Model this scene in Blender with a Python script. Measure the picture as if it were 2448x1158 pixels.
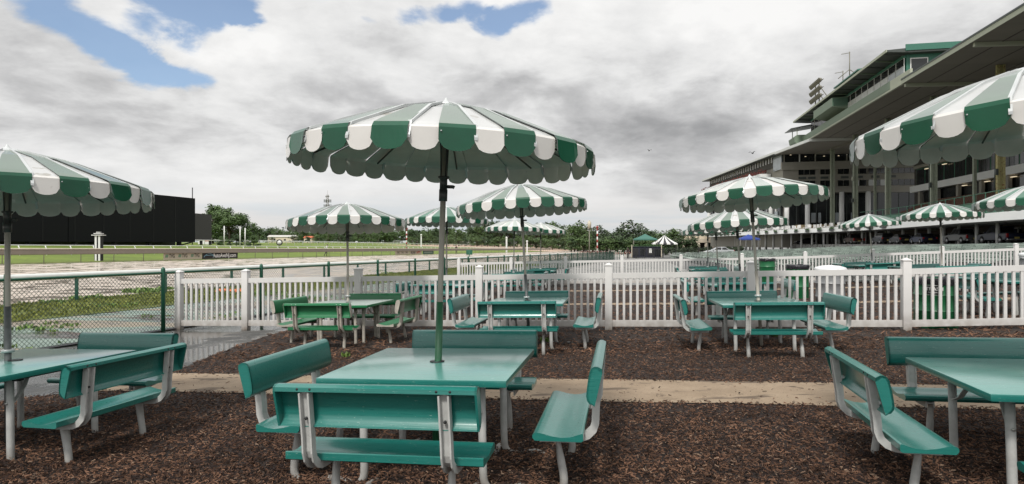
import bpy, bmesh, math, random
import numpy as np
from mathutils import Vector, Matrix
R = math.radians
random.seed(7)
for o in list(bpy.data.objects): bpy.data.objects.remove(o)
SC = bpy.context.scene
COL = SC.collection
# ---------------------------------------------------------------- camera
F, CX, CY, EYE = 1480.0, 1224.0, 583.0, 1.5
cam = bpy.data.cameras.new('camera'); co = bpy.data.objects.new('camera', cam); COL.objects.link(co)
cam.sensor_width = 36; cam.lens = 36 * F / 2448; cam.shift_y = 4 / 2448
cam.clip_start = 0.05; cam.clip_end = 6000
co.location = (0, 0, EYE); co.rotation_euler = (R(90), 0, 0)
SC.camera = co
SC.view_settings.view_transform = 'Standard'; SC.view_settings.look = 'None'
SC.view_settings.gamma = 1; SC.view_settings.exposure = 0.08
SC.cycles.max_bounces = 6; SC.cycles.diffuse_bounces = 3; SC.cycles.glossy_bounces = 3
SC.cycles.transparent_max_bounces = 8; SC.cycles.caustics_reflective = False
SC.cycles.use_denoising = True

# ---------------------------------------------------------------- sky
SUN_EL, SUN_ROT = 52, 200
W = bpy.data.worlds.new('World'); SC.world = W; W.use_nodes = True
nt = W.node_tree; N = nt.nodes; L = nt.links
for n in list(N): N.remove(n)
def nd(t, **k):
    n = N.new(t)
    for a, b in k.items(): setattr(n, a, b)
    return n
def mth(op, a, b=None, c=None, clamp=False):
    n = nd('ShaderNodeMath', operation=op, use_clamp=clamp)
    for i, v in enumerate((a, b, c)):
        if v is None: continue
        if isinstance(v, (int, float)): n.inputs[i].default_value = v
        else: L.new(v, n.inputs[i])
    return n.outputs[0]
def vmth(op, a, b=None):
    n = nd('ShaderNodeVectorMath', operation=op)
    for i, v in enumerate((a, b)):
        if v is None: continue
        if isinstance(v, tuple): n.inputs[i].default_value = v
        else: L.new(v, n.inputs[i])
    return n.outputs['Value'] if op in ('DISTANCE', 'LENGTH') else n.outputs[0]
def smooth(v, a, b, lo=0.0, hi=1.0):
    n = nd('ShaderNodeMapRange', interpolation_type='SMOOTHSTEP')
    L.new(v, n.inputs[0])
    for i, x in enumerate((a, b, lo, hi)): n.inputs[i + 1].default_value = x
    return n.outputs[0]
def noise(vec, scale, detail=6, rough=.55, dist=0.0):
    n = nd('ShaderNodeTexNoise'); L.new(vec, n.inputs['Vector'])
    n.inputs['Scale'].default_value = scale; n.inputs['Detail'].default_value = detail
    n.inputs['Roughness'].default_value = rough; n.inputs['Distortion'].default_value = dist
    return n.outputs['Fac']
def cmix(f, a, b):
    n = nd('ShaderNodeMix', data_type='RGBA')
    L.new(f, n.inputs[0])
    for i, v in ((6, a), (7, b)):
        if isinstance(v, tuple): n.inputs[i].default_value = (*v, 1)
        else: L.new(v, n.inputs[i])
    return n.outputs[2]
tc = nd('ShaderNodeTexCoord'); DIR = tc.outputs['Generated']
sx = nd('ShaderNodeSeparateXYZ'); L.new(DIR, sx.inputs[0])
zc = mth('MAXIMUM', sx.outputs[2], 0.0)
den = mth('ADD', zc, 0.24)
cb = nd('ShaderNodeCombineXYZ')
L.new(mth('DIVIDE', sx.outputs[0], den), cb.inputs[0]); L.new(mth('DIVIDE', sx.outputs[1], den), cb.inputs[1])
P = cb.outputs[0]
n_big = noise(P, .9, 8, .58, .35)
n_mid = noise(P, 2.1, 9, .56, .3)
n_fine = noise(P, 6.0, 8, .6, .2)
DS = vmth('MULTIPLY', DIR, (1, 1, 1.9))
wob = mth('MULTIPLY', mth('SUBTRACT', n_mid, .5), .22)
def blob(px, py, r, amt):
    v = Vector(((px - CX) / F, 1, (CY - py) / F)).normalized()
    d = vmth('DISTANCE', DS, (v.x, v.y, v.z * 1.9))
    d = mth('ADD', d, wob)
    return mth('MULTIPLY', smooth(d, 0.0, r, 1.0, 0.0), amt)
def total(lst):
    s = None
    for b in lst:
        v = blob(*b); s = v if s is None else mth('ADD', s, v)
    return s
blue = total([(80, -20, .07, .55), (170, 45, .07, .6), (235, 90, .07, .7), (290, 125, .07, .75), (350, 165, .07, .8), (420, 185, .075, .75), (480, 190, .05, .5),
              (350, 60, .07, .65), (420, 40, .09, .8), (480, 80, .08, .8), (470, 20, .09, .8), (585, 40, .06, .7), (560, 0, .07, .7), (600, 75, .04, .5), (380, 0, .08, .7), (440, 110, .06, .6),
              (1180, 50, .07, .8), (1120, 20, .06, .7), (1240, 30, .07, .8), (1290, 15, .05, .6), (1180, 75, .05, .5), (1030, 35, .05, .55), (970, 30, .04, .4), (880, 45, .03, .45), (700, -80, .2, .5), (1750, -300, .4, .6), (100, -400, .5, .6)])
dark = total([(1020, 185, .30, -.22), (1560, 290, .34, -.24), (1650, 350, .25, -.16), (560, 290, .30, -.13), (180, 280, .25, -.16), (1280, 330, .3, -.10), (1850, 180, .25, -.10),
              (2100, 60, .4, .08), (1500, 130, .35, .10), (620, 120, .2, .16), (1050, 70, .2, .10), (1650, 30, .3, .10), (80, 120, .2, .02), (2000, 200, .2, .05), (1620, 210, .15, .08),
              (300, 420, .5, .10), (1400, 430, .3, .08)])
detail = mth('ADD', mth('MULTIPLY', mth('SUBTRACT', n_mid, .5), 1.15), mth('MULTIPLY', mth('SUBTRACT', n_fine, .5), .55))
detail = mth('ADD', detail, mth('MULTIPLY', mth('SUBTRACT', n_big, .5), .95))
dark = mth('MULTIPLY', dark, 1.0)
detail = mth('MULTIPLY', detail, smooth(sx.outputs[2], 0.0, .22, .12, 1.0))
br = mth('ADD', mth('ADD', .80, detail), dark, clamp=True)
cloud = nd('ShaderNodeValToRGB'); L.new(br, cloud.inputs[0])
cr = cloud.color_ramp
cr.elements[0].position = 0.0; cr.elements[0].color = (.24, .245, .255, 1)
cr.elements[1].position = 1.0; cr.elements[1].color = (.90, .895, .885, 1)
for p_, c_ in ((.3, (.36, .362, .368)), (.55, (.55, .55, .553)), (.75, (.745, .745, .742))):
    e = cr.elements.new(p_); e.color = (*c_, 1)
# pale band of thin cloud low over the horizon
strat = noise(vmth('MULTIPLY', DIR, (2.2, 2.2, 26)), 1.6, 5, .5)
lowc = cmix(smooth(strat, .4, .62), (.71, .695, .68), (.58, .625, .655))
ccol = cmix(smooth(sx.outputs[2], .10, .02), cloud.outputs[0], lowc)
hs = nd('ShaderNodeVectorMath', operation='SCALE'); L.new(ccol, hs.inputs[0])
# an overcast sky is brightest overhead and towards the veiled sun behind the camera
zen = mth('ADD', smooth(sx.outputs[2], .42, .85, 1.0, 1.6), smooth(sx.outputs[1], .0, -.8, 0.0, .35))
L.new(zen, hs.inputs['Scale'])
bg_c = nd('ShaderNodeBackground'); L.new(hs.outputs[0], bg_c.inputs[0]); bg_c.inputs[1].default_value = 1.0
sky = nd('ShaderNodeTexSky', sky_type='NISHITA'); sky.sun_disc = False
sky.sun_elevation = R(SUN_EL); sky.sun_rotation = R(SUN_ROT); sky.dust_density = .8
bg_s = nd('ShaderNodeBackground'); L.new(sky.outputs[0], bg_s.inputs[0]); bg_s.inputs[1].default_value = .14
bm = mth('ADD', blue, mth('MULTIPLY', mth('SUBTRACT', n_mid, .5), 1.5))
bm = mth('ADD', bm, mth('MULTIPLY', mth('SUBTRACT', n_fine, .5), 1.3))
mixs = nd('ShaderNodeMixShader'); L.new(smooth(bm, .36, 1.0, 0, .92), mixs.inputs[0])
L.new(bg_c.outputs[0], mixs.inputs[1]); L.new(bg_s.outputs[0], mixs.inputs[2])
wo = nd('ShaderNodeOutputWorld'); L.new(mixs.outputs[0], wo.inputs[0])
# ---------------------------------------------------------------- veiled sun
sl = bpy.data.lights.new('sun', 'SUN'); sl.energy = 3.0; sl.angle = R(9); sl.color = (1, .96, .9)
so = bpy.data.objects.new('sun', sl); COL.objects.link(so)
az = R(SUN_ROT)
sd = Vector((math.sin(az) * math.cos(R(SUN_EL)), math.cos(az) * math.cos(R(SUN_EL)), math.sin(R(SUN_EL))))
so.rotation_euler = sd.to_track_quat('Z', 'Y').to_euler()

# ================================================================ helpers
def lin(c): c /= 255; return c / 12.92 if c <= .04045 else ((c + .055) / 1.055) ** 2.4
def rgb(r, g, b): return (lin(r), lin(g), lin(b))
MATS = {}
def mat(name, col, rough=.6, metal=0.0, var=.12, scale=6.0, bump=0.0, bscale=60.0, col2=None, spots=None, spec=.5, stretch=None, coord='Object', island=0.0, each=0.0, coat=0.0, coatr=.16, dirt=None):
    """procedural Principled material: base colour broken up by noise, optional second colour, specks, bump"""
    if name in MATS: return MATS[name]
    m = bpy.data.materials.new(name); m.use_nodes = True; t = m.node_tree; n = t.nodes; l = t.links
    b = n['Principled BSDF']; b.inputs['Roughness'].default_value = rough; b.inputs['Metallic'].default_value = metal
    b.inputs['Specular IOR Level'].default_value = spec
    if coat: b.inputs['Coat Weight'].default_value = coat; b.inputs['Coat Roughness'].default_value = coatr
    tcn = n.new('ShaderNodeTexCoord'); src = tcn.outputs[coord]
    if stretch:
        mp = n.new('ShaderNodeMapping'); mp.inputs['Scale'].default_value = stretch; l.new(src, mp.inputs[0]); src = mp.outputs[0]
    nz = n.new('ShaderNodeTexNoise'); nz.inputs['Scale'].default_value = scale; nz.inputs['Detail'].default_value = 6; nz.inputs['Roughness'].default_value = .6
    l.new(src, nz.inputs['Vector'])
    mx = n.new('ShaderNodeMix'); mx.data_type = 'RGBA'
    mr = n.new('ShaderNodeMapRange'); mr.inputs[1].default_value = .3; mr.inputs[2].default_value = .7; l.new(nz.outputs['Fac'], mr.inputs[0])
    l.new(mr.outputs[0], mx.inputs[0])
    c2 = col2 or tuple(min(1, x * (1 + var)) for x in col); c1 = col if col2 else tuple(x * (1 - var) for x in col)
    mx.inputs[6].default_value = (*c1, 1); mx.inputs[7].default_value = (*c2, 1)
    out = mx.outputs[2]
    if spots:   # (colour, scale, threshold)
        s = n.new('ShaderNodeTexNoise'); s.inputs['Scale'].default_value = spots[1]; s.inputs['Detail'].default_value = 3; l.new(src, s.inputs['Vector'])
        q = n.new('ShaderNodeMapRange'); q.inputs[1].default_value = spots[2]; q.inputs[2].default_value = spots[2] + .04; l.new(s.outputs['Fac'], q.inputs[0])
        m2 = n.new('ShaderNodeMix'); m2.data_type = 'RGBA'; l.new(q.outputs[0], m2.inputs[0]); l.new(out, m2.inputs[6]); m2.inputs[7].default_value = (*spots[0], 1)
        out = m2.outputs[2]
    if dirt:    # (colour, height): splashed dirt close above the thing's foot
        sp_ = n.new('ShaderNodeSeparateXYZ'); l.new(tcn.outputs['Object'], sp_.inputs[0]); dn = n.new('ShaderNodeTexNoise'); dn.inputs['Scale'].default_value = 9; dn.inputs['Detail'].default_value = 5; l.new(tcn.outputs['Object'], dn.inputs['Vector'])
        q1 = n.new('ShaderNodeMapRange'); q1.inputs[1].default_value = dirt[1]; q1.inputs[2].default_value = 0.0; l.new(sp_.outputs[2], q1.inputs[0])
        q2 = n.new('ShaderNodeMath'); q2.operation = 'MULTIPLY'; q2.use_clamp = True; l.new(q1.outputs[0], q2.inputs[0]); l.new(dn.outputs['Fac'], q2.inputs[1]); q3 = n.new('ShaderNodeMath'); q3.operation = 'MULTIPLY'; q3.use_clamp = True; q3.inputs[1].default_value = 1.3; l.new(q2.outputs[0], q3.inputs[0])
        m3 = n.new('ShaderNodeMix'); m3.data_type = 'RGBA'; l.new(q3.outputs[0], m3.inputs[0]); l.new(out, m3.inputs[6]); m3.inputs[7].default_value = (*dirt[0], 1); out = m3.outputs[2]
    if island:
        g = n.new('ShaderNodeNewGeometry'); q = n.new('ShaderNodeMapRange'); q.inputs[3].default_value = 1 - island; q.inputs[4].default_value = 1 + island
        l.new(g.outputs['Random Per Island'], q.inputs[0])
        vm = n.new('ShaderNodeVectorMath'); vm.operation = 'SCALE'; l.new(out, vm.inputs[0]); l.new(q.outputs[0], vm.inputs['Scale']); out = vm.outputs[0]
    if each:    # objects sharing the material differ in weathering
        g2 = n.new('ShaderNodeObjectInfo'); q4 = n.new('ShaderNodeMapRange'); q4.inputs[3].default_value = 1 - each; q4.inputs[4].default_value = 1 + each; l.new(g2.outputs['Random'], q4.inputs[0])
        vm2 = n.new('ShaderNodeVectorMath'); vm2.operation = 'SCALE'; l.new(out, vm2.inputs[0]); l.new(q4.outputs[0], vm2.inputs['Scale']); out = vm2.outputs[0]
    l.new(out, b.inputs['Base Color'])
    rr = n.new('ShaderNodeMapRange'); rr.inputs[3].default_value = max(0.02, rough - .09); rr.inputs[4].default_value = min(1, rough + .09)
    l.new(nz.outputs['Fac'], rr.inputs[0]); l.new(rr.outputs[0], b.inputs['Roughness'])
    if bump:
        bz = n.new('ShaderNodeTexNoise'); bz.inputs['Scale'].default_value = bscale; bz.inputs['Detail'].default_value = 4; l.new(src, bz.inputs['Vector'])
        bp = n.new('ShaderNodeBump'); bp.inputs['Strength'].default_value = min(1, bump); bp.inputs['Distance'].default_value = .01 * max(1, bump)
        l.new(bz.outputs['Fac'], bp.inputs['Height']); l.new(bp.outputs[0], b.inputs['Normal'])
    MATS[name] = m; return m

class MB:
    """collects shapes; build() links them as ONE mesh object"""
    def __init__(s): s.v = []; s.f = []; s.m = []; s.sm = []
    def add(s, vs, fs, mi=0, smooth=False, M=None):
        k = len(s.v)
        for v in vs: s.v.append(tuple(M @ Vector(v)) if M is not None else tuple(v))
        for f in fs: s.f.append(tuple(i + k for i in f)); s.m.append(mi); s.sm.append(smooth)
        return s
    def box(s, c, d, mi=0, M=None, rz=0.0, bev=0.0):
        x, y, z = d[0] / 2, d[1] / 2, d[2] / 2
        b = bev
        if b > 0:
            b = min(b, .45 * min(d))
            vs = []; 
            bmm = bmesh.new(); bmesh.ops.create_cube(bmm, size=1, matrix=Matrix.Diagonal((d[0], d[1], d[2], 1)))
            bmesh.ops.bevel(bmm, geom=bmm.edges[:], offset=b, segments=2, affect='EDGES', profile=.6)
            vs = [v.co.copy() for v in bmm.verts]; bmm.verts.index_update(); fs = [[v.index for v in f.verts] for f in bmm.faces]; bmm.free()
        else:
            vs = [Vector(p) for p in ((-x, -y, -z), (x, -y, -z), (x, y, -z), (-x, y, -z), (-x, -y, z), (x, -y, z), (x, y, z), (-x, y, z))]
            fs = [(0, 3, 2, 1), (4, 5, 6, 7), (0, 1, 5, 4), (1, 2, 6, 5), (2, 3, 7, 6), (3, 0, 4, 7)]
        T = Matrix.Translation(c) @ Matrix.Rotation(rz, 4, 'Z')
        if M is not None: T = M @ T
        return s.add(vs, fs, mi, bev > 0, T)
    def tube(s, pts, r, seg=10, mi=0, M=None, cap=True, flat=None, smooth=True):
        """round tube through pts; r a number or list; flat = list of (sx, sy) squash per point"""
        pts = [Vector(p) for p in pts]; n = len(pts)
        rs = r if isinstance(r, (list, tuple)) else [r] * n
        tg = []
        for i in range(n):
            a = pts[min(i + 1, n - 1)] - pts[max(i - 1, 0)]; tg.append(a.normalized())
        up = Vector((0, 0, 1)) if abs(tg[0].z) < .9 else Vector((1, 0, 0))
        vs = []; prev = None
        for i in range(n):
            if prev is None: x = tg[i].cross(up).normalized()
            else:
                x = (prev - tg[i] * prev.dot(tg[i])); x = x.normalized() if x.length > 1e-6 else tg[i].cross(up).normalized()
            prev = x; y = tg[i].cross(x)
            fx, fy = flat[i] if flat else (1, 1)
            for k in range(seg):
                a = 2 * math.pi * k / seg
                vs.append(pts[i] + x * (math.cos(a) * rs[i] * fx) + y * (math.sin(a) * rs[i] * fy))
        fs = [(i * seg + k, (i + 1) * seg + k, (i + 1) * seg + (k + 1) % seg, i * seg + (k + 1) % seg) for i in range(n - 1) for k in range(seg)]
        s.add(vs, fs, mi, smooth, M)
        if cap:
            k0 = len(s.v) - len(vs)
            s.f.append(tuple(k0 + k for k in range(seg))); s.m.append(mi); s.sm.append(False)
            s.f.append(tuple(k0 + (n - 1) * seg + k for k in reversed(range(seg)))); s.m.append(mi); s.sm.append(False)
        return s
    def lathe(s, prof, seg=24, mi=0, M=None, smooth=True):
        n = len(prof); vs = []
        for (r, z) in prof:
            for k in range(seg):
                a = 2 * math.pi * k / seg; vs.append((r * math.cos(a), r * math.sin(a), z))
        fs = [(i * seg + k, i * seg + (k + 1) % seg, (i + 1) * seg + (k + 1) % seg, (i + 1) * seg + k) for i in range(n - 1) for k in range(seg)]
        return s.add(vs, fs, mi, smooth, M)
    def prism(s, poly, a, b, axis='x', mi=0, M=None, smooth=False):
        """polygon in the two other axes extruded along axis from a to b"""
        def P(u, w, t): return (t, u, w) if axis == 'x' else ((u, t, w) if axis == 'y' else (u, w, t))
        n = len(poly); vs = [P(u, w, a) for u, w in poly] + [P(u, w, b) for u, w in poly]
        s.add(vs, [(i, (i + 1) % n, n + (i + 1) % n, n + i) for i in range(n)], mi, smooth, M)
        k0 = len(s.v) - 2 * n
        s.f.append(tuple(k0 + i for i in reversed(range(n)))); s.m.append(mi); s.sm.append(False)
        s.f.append(tuple(k0 + n + i for i in range(n))); s.m.append(mi); s.sm.append(False)
        return s
    def sweep(s, path, sec, side, mi=0, M=None):
        """sweep closed section (u = in the bend plane normal, w = along side) along a planar path"""
        path = [Vector(p) for p in path]; side = Vector(side).normalized(); n = len(path); m = len(sec); vs = []
        for i in range(n):
            t = (path[min(i + 1, n - 1)] - path[max(i - 1, 0)]).normalized(); nn = side.cross(t)
            for (u, w) in sec: vs.append(path[i] + nn * u + side * w)
        fs = [(i * m + k, i * m + (k + 1) % m, (i + 1) * m + (k + 1) % m, (i + 1) * m + k) for i in range(n - 1) for k in range(m)]
        s.add(vs, fs, mi, False, M)
        k0 = len(s.v) - len(vs)
        s.f.append(tuple(k0 + k for k in range(m))); s.m.append(mi); s.sm.append(False)
        s.f.append(tuple(k0 + (n - 1) * m + k for k in reversed(range(m)))); s.m.append(mi); s.sm.append(False)
        return s
    def mesh(s, name, mats):
        me = bpy.data.meshes.new(name); me.from_pydata(s.v, [], s.f)
        if not isinstance(mats, (list, tuple)): mats = [mats]
        for m in mats: me.materials.append(m)
        me.polygons.foreach_set('material_index', s.m); me.polygons.foreach_set('use_smooth', s.sm)
        bmm = bmesh.new(); bmm.from_mesh(me); bmesh.ops.recalc_face_normals(bmm, faces=bmm.faces[:]); bmm.to_mesh(me); bmm.free()
        me.update(); return me
    def build(s, name, mats, parent=None, autosmooth=True):
        o = bpy.data.objects.new(name, s.mesh(name, mats)); COL.objects.link(o)
        if parent is not None: o.parent = parent
        return o
def sharp(o, ang=35):
    """mark edges sharper than ang so smooth faces keep crisp edges"""
    me = o.data; bmm = bmesh.new(); bmm.from_mesh(me)
    for e in bmm.edges:
        if len(e.link_faces) == 2 and e.calc_face_angle(0) > R(ang): e.smooth = False
    bmm.to_mesh(me); bmm.free(); return o
def tag(o, label=None, cat=None, group=None, kind=None):
    if label: o['label'] = label
    if cat: o['category'] = cat
    if group: o['group'] = group
    if kind: o['kind'] = kind
    return o
def empty(name, loc=(0, 0, 0), rz=0.0, parent=None):
    o = bpy.data.objects.new(name, None); COL.objects.link(o); o.location = loc; o.rotation_euler = (0, 0, rz); o.empty_display_size = .1
    if parent is not None: o.parent = parent
    return o
KIDS = {}
def copy_tree(o, parent=None):
    c = o.copy(); COL.objects.link(c)
    for k in ('label', 'group'):
        if k in c and parent is None: del c[k]
    if parent is not None: c.parent = parent
    for ch in [x for x in o.children]: copy_tree(ch, c)
    return c
def base_name(o): return o.name.split('.')[0]
def text_mesh(txt, size, ext=.002, bold=0.0):
    cu = bpy.data.curves.new('lettering', 'FONT'); cu.body = txt; cu.size = size; cu.extrude = ext; cu.offset = bold; cu.resolution_u = 3
    cu.align_x = 'CENTER'; cu.align_y = 'CENTER'
    o = bpy.data.objects.new('lettering', cu); COL.objects.link(o)
    dg = bpy.context.evaluated_depsgraph_get(); dg.update()
    me = bpy.data.meshes.new_from_object(o.evaluated_get(dg)); bpy.data.objects.remove(o); return me
def lettering(txt, size, m, parent, M, ext=.002, bold=0.0, name='lettering', sx=1.0):
    me = text_mesh(txt, size, ext, bold); me.transform(M @ Matrix.Diagonal((sx, 1, 1, 1))); me.materials.clear(); me.materials.append(m)
    o = bpy.data.objects.new(name, me); COL.objects.link(o); o.parent = parent; return o

# ================================================================ terrain
TA = R(16.1); US = (math.sin(TA), math.cos(TA)); VS = (math.cos(TA), -math.sin(TA))     # u along the race track, v to the right of it
BV = [(-1500, 2.6), (-250, 2.4), (-120, 1.15), (-80, .15), (-48.6, -1.32), (-17, -1.52), (-10.2, -1.69), (3.4, -1.37), (11.7, -1.0), (20, -.60), (28, -.36), (36, -.22), (60, -.2), (1500, .4)]
def uv(x, y): return (x * US[0] + y * US[1], x * VS[0] + y * VS[1])
def xy(u, v): return (u * US[0] + v * VS[0], u * US[1] + v * VS[1])
def g(x, y):
    u, v = uv(x, y); u = max(-60, min(230, u))
    return float(np.interp(v, [a for a, b in BV], [b for a, b in BV])) - .0072 * u + EYE
def onground(px, py, z_off=0.0):
    """where the view ray through photo pixel (px, py) meets the ground (plus z_off)"""
    k, h = (px - CX) / F, (py - CY) / F
    lo, hi = .5, 1200.0
    f = lambda y: EYE - h * y - (g(k * y, y) + z_off)
    y = .5
    while y < 1200 and f(y) > 0: y *= 1.03
    lo, hi = y / 1.03, y
    for _ in range(40):
        m_ = (lo + hi) / 2
        if f(m_) > 0: lo = m_
        else: hi = m_
    return (k * hi, hi)
def at(px, y): return ((px - CX) / F * y, y)
def sheet(name, poly, m, dz, thick=0.0):
    """a polygon laid on the terrain, cut exactly along the terrain's creases"""
    bmm = bmesh.new(); vs = [bmm.verts.new((x, y, 0)) for x, y in poly]; bmm.faces.new(vs)
    bmesh.ops.triangulate(bmm, faces=bmm.faces[:])
    for v, _ in BV[1:-1]:
        bmesh.ops.bisect_plane(bmm, geom=bmm.verts[:] + bmm.edges[:] + bmm.faces[:], plane_co=(*xy(0, v), 0), plane_no=(*VS, 0))
    for u in (-60, 230):
        bmesh.ops.bisect_plane(bmm, geom=bmm.verts[:] + bmm.edges[:] + bmm.faces[:], plane_co=(*xy(u, 0), 0), plane_no=(*US, 0))
    for v in bmm.verts: v.co.z = g(v.co.x, v.co.y) + dz
    bmesh.ops.recalc_face_normals(bmm, faces=bmm.faces[:])
    if sum(f.normal.z for f in bmm.faces) < 0: bmesh.ops.reverse_faces(bmm, faces=bmm.faces[:])
    me = bpy.data.meshes.new(name); bmm.to_mesh(me); bmm.free(); me.materials.append(m)
    o = bpy.data.objects.new(name, me); COL.objects.link(o); o['kind'] = 'structure'; return o
def uvpoly(pts): return [xy(u, v) for u, v in pts]
def up_at(x, y, e=.5):
    n_ = Vector((-(g(x + e, y) - g(x - e, y)) / (2 * e), -(g(x, y + e) - g(x, y - e)) / (2 * e), 1)); return n_.normalized()
def seat_on(o, x, y, yaw, z=None, tilt=True):
    """stand an empty on the sloping ground, its own z axis along the ground's normal"""
    n_ = up_at(x, y) if tilt else Vector((0, 0, 1))
    fx = Vector((math.cos(yaw), math.sin(yaw), 0)); fx = (fx - n_ * fx.dot(n_)).normalized(); fy = n_.cross(fx)
    M = Matrix((fx, fy, n_)).transposed().to_4x4(); M.translation = (x, y, g(x, y) if z is None else z)
    o.matrix_world = M; o.rotation_euler = M.to_euler(); o.location = M.translation; return o
# ================================================================ materials
TEAL = mat('teal_paint', (.014, .148, .125), .30, coat=.5, var=.10, scale=9, bump=.10, bscale=5, stretch=(1, 14, 14), spots=((.42, .52, .48), 34, .70))
TEAL_TOP = mat('teal_table_planks', (.075, .265, .23), .30, coat=1.0, var=.12, scale=4, bump=.12, bscale=6, stretch=(.8, 16, 1), spots=((.6, .68, .64), 22, .70))  # weathering and reflected sky both painted into this lighter top colour
GREENP = mat('green_bench_paint', (.016, .145, .058), .36, var=.15, scale=8, stretch=(1, 10, 10), spots=((.35, .38, .33), 30, .80))
GREYTUBE = mat('painted_steel_leg', (.43, .435, .42), .5, dirt=((.10, .075, .055), .16), var=.10, scale=20, bump=.1, bscale=300, spots=((.10, .08, .06), 55, .74))
WORNTUBE = mat('worn_galvanised_leg', (.36, .335, .29), .6, var=.2, scale=12, spots=((.13, .07, .035), 20, .68))
DARKM = mat('dark_bolt_metal', (.02, .021, .022), .5, .4)
BOLT = mat('bolt_steel', (.5, .5, .48), .3, .9)
RUST = mat('rust_stain', (.12, .045, .02), .8)
CAN_G = mat('canopy_green', (.006, .066, .034), .36, spec=.12, coat=.5, coatr=.10, var=.18, scale=3, bump=.15, bscale=7, spots=((.42, .5, .45), 34, .80))
CAN_W = mat('canopy_white', (.58, .565, .54), .42, spec=.2, coat=.7, coatr=.12, var=.07, scale=3, bump=.12, bscale=8, spots=((.36, .33, .29), 6, .68), stretch=(1, 1, 1))
CAN_U = mat('canopy_underside', (.76, .72, .68), .6, var=.10, scale=5)
TOPS = [mat('canopy_top_faded_sheen', (.095, .145, .105), .34, spec=.3, coat=.6, coatr=.1, var=.15, scale=3, spots=((.4, .42, .38), 20, .80)), mat('canopy_top_bleached_sheen', (.36, .40, .36), .34, spec=.3, coat=.6, coatr=.1, var=.1, scale=3), mat('canopy_top_green_sheen', (.022, .12, .068), .34, spec=.3, coat=.5, coatr=.1, var=.15, scale=3)]  # fading and the grazing sky sheen are both put into these top greens
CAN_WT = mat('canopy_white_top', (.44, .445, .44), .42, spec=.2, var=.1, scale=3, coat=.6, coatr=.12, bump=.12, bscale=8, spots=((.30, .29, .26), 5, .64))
SEAM = mat('canopy_seam', (.10, .11, .11), .6)
CAN_T = mat('canopy_trim', (.50, .52, .52), .4, .3, var=.08)
POLE = mat('umbrella_pole', (.36, .335, .29), .45, .0, var=.14, scale=18, stretch=(1, 1, .2))
POLE_G = mat('umbrella_pole_green', (.018, .10, .045), .45, var=.2, scale=14, spots=((.25, .3, .2), 60, .73))
POLE_D = mat('umbrella_pole_sleeve', (.11, .12, .12), .5, .4, var=.2, scale=20)
IRON = mat('black_runner', (.055, .056, .055), .45, .2)
WHITE = mat('white_vinyl', (.60, .59, .575), .45, dirt=((.16, .12, .085), .34), var=.04, scale=3, spots=((.40, .37, .32), 7, .72))
WHITEM = mat('white_metal', (.64, .64, .63), .4, var=.05)
CHAINW = mat('fence_wire_green', (.012, .045, .03), .5, .2)
FGREEN = mat('fence_post_green', (.010, .085, .048), .4, var=.15)
TREE1 = mat('foliage_mid', (.045, .085, .022), .6, col2=(.085, .14, .038), scale=.35, island=.45)
TREE2 = mat('foliage_dark', (.028, .058, .020), .6, col2=(.055, .095, .030), scale=.35, island=.45)
TREE3 = mat('foliage_pine', (.030, .055, .024), .65, col2=(.060, .092, .036), scale=.4, island=.45)
BARK = mat('bark', (.07, .055, .04), .9, scale=3, bump=.5, bscale=8)
WEED = mat('weed_leaf', (.09, .17, .03), .5, col2=(.16, .25, .05), scale=2, island=.4)
RED = mat('red_paint', (.26, .035, .03), .6)
CONC = mat('concrete_pale', (.42, .41, .385), .85, scale=.5, bump=.2, bscale=3)
BLACKM = mat('matt_black', (.012, .012, .013), .6)

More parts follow.
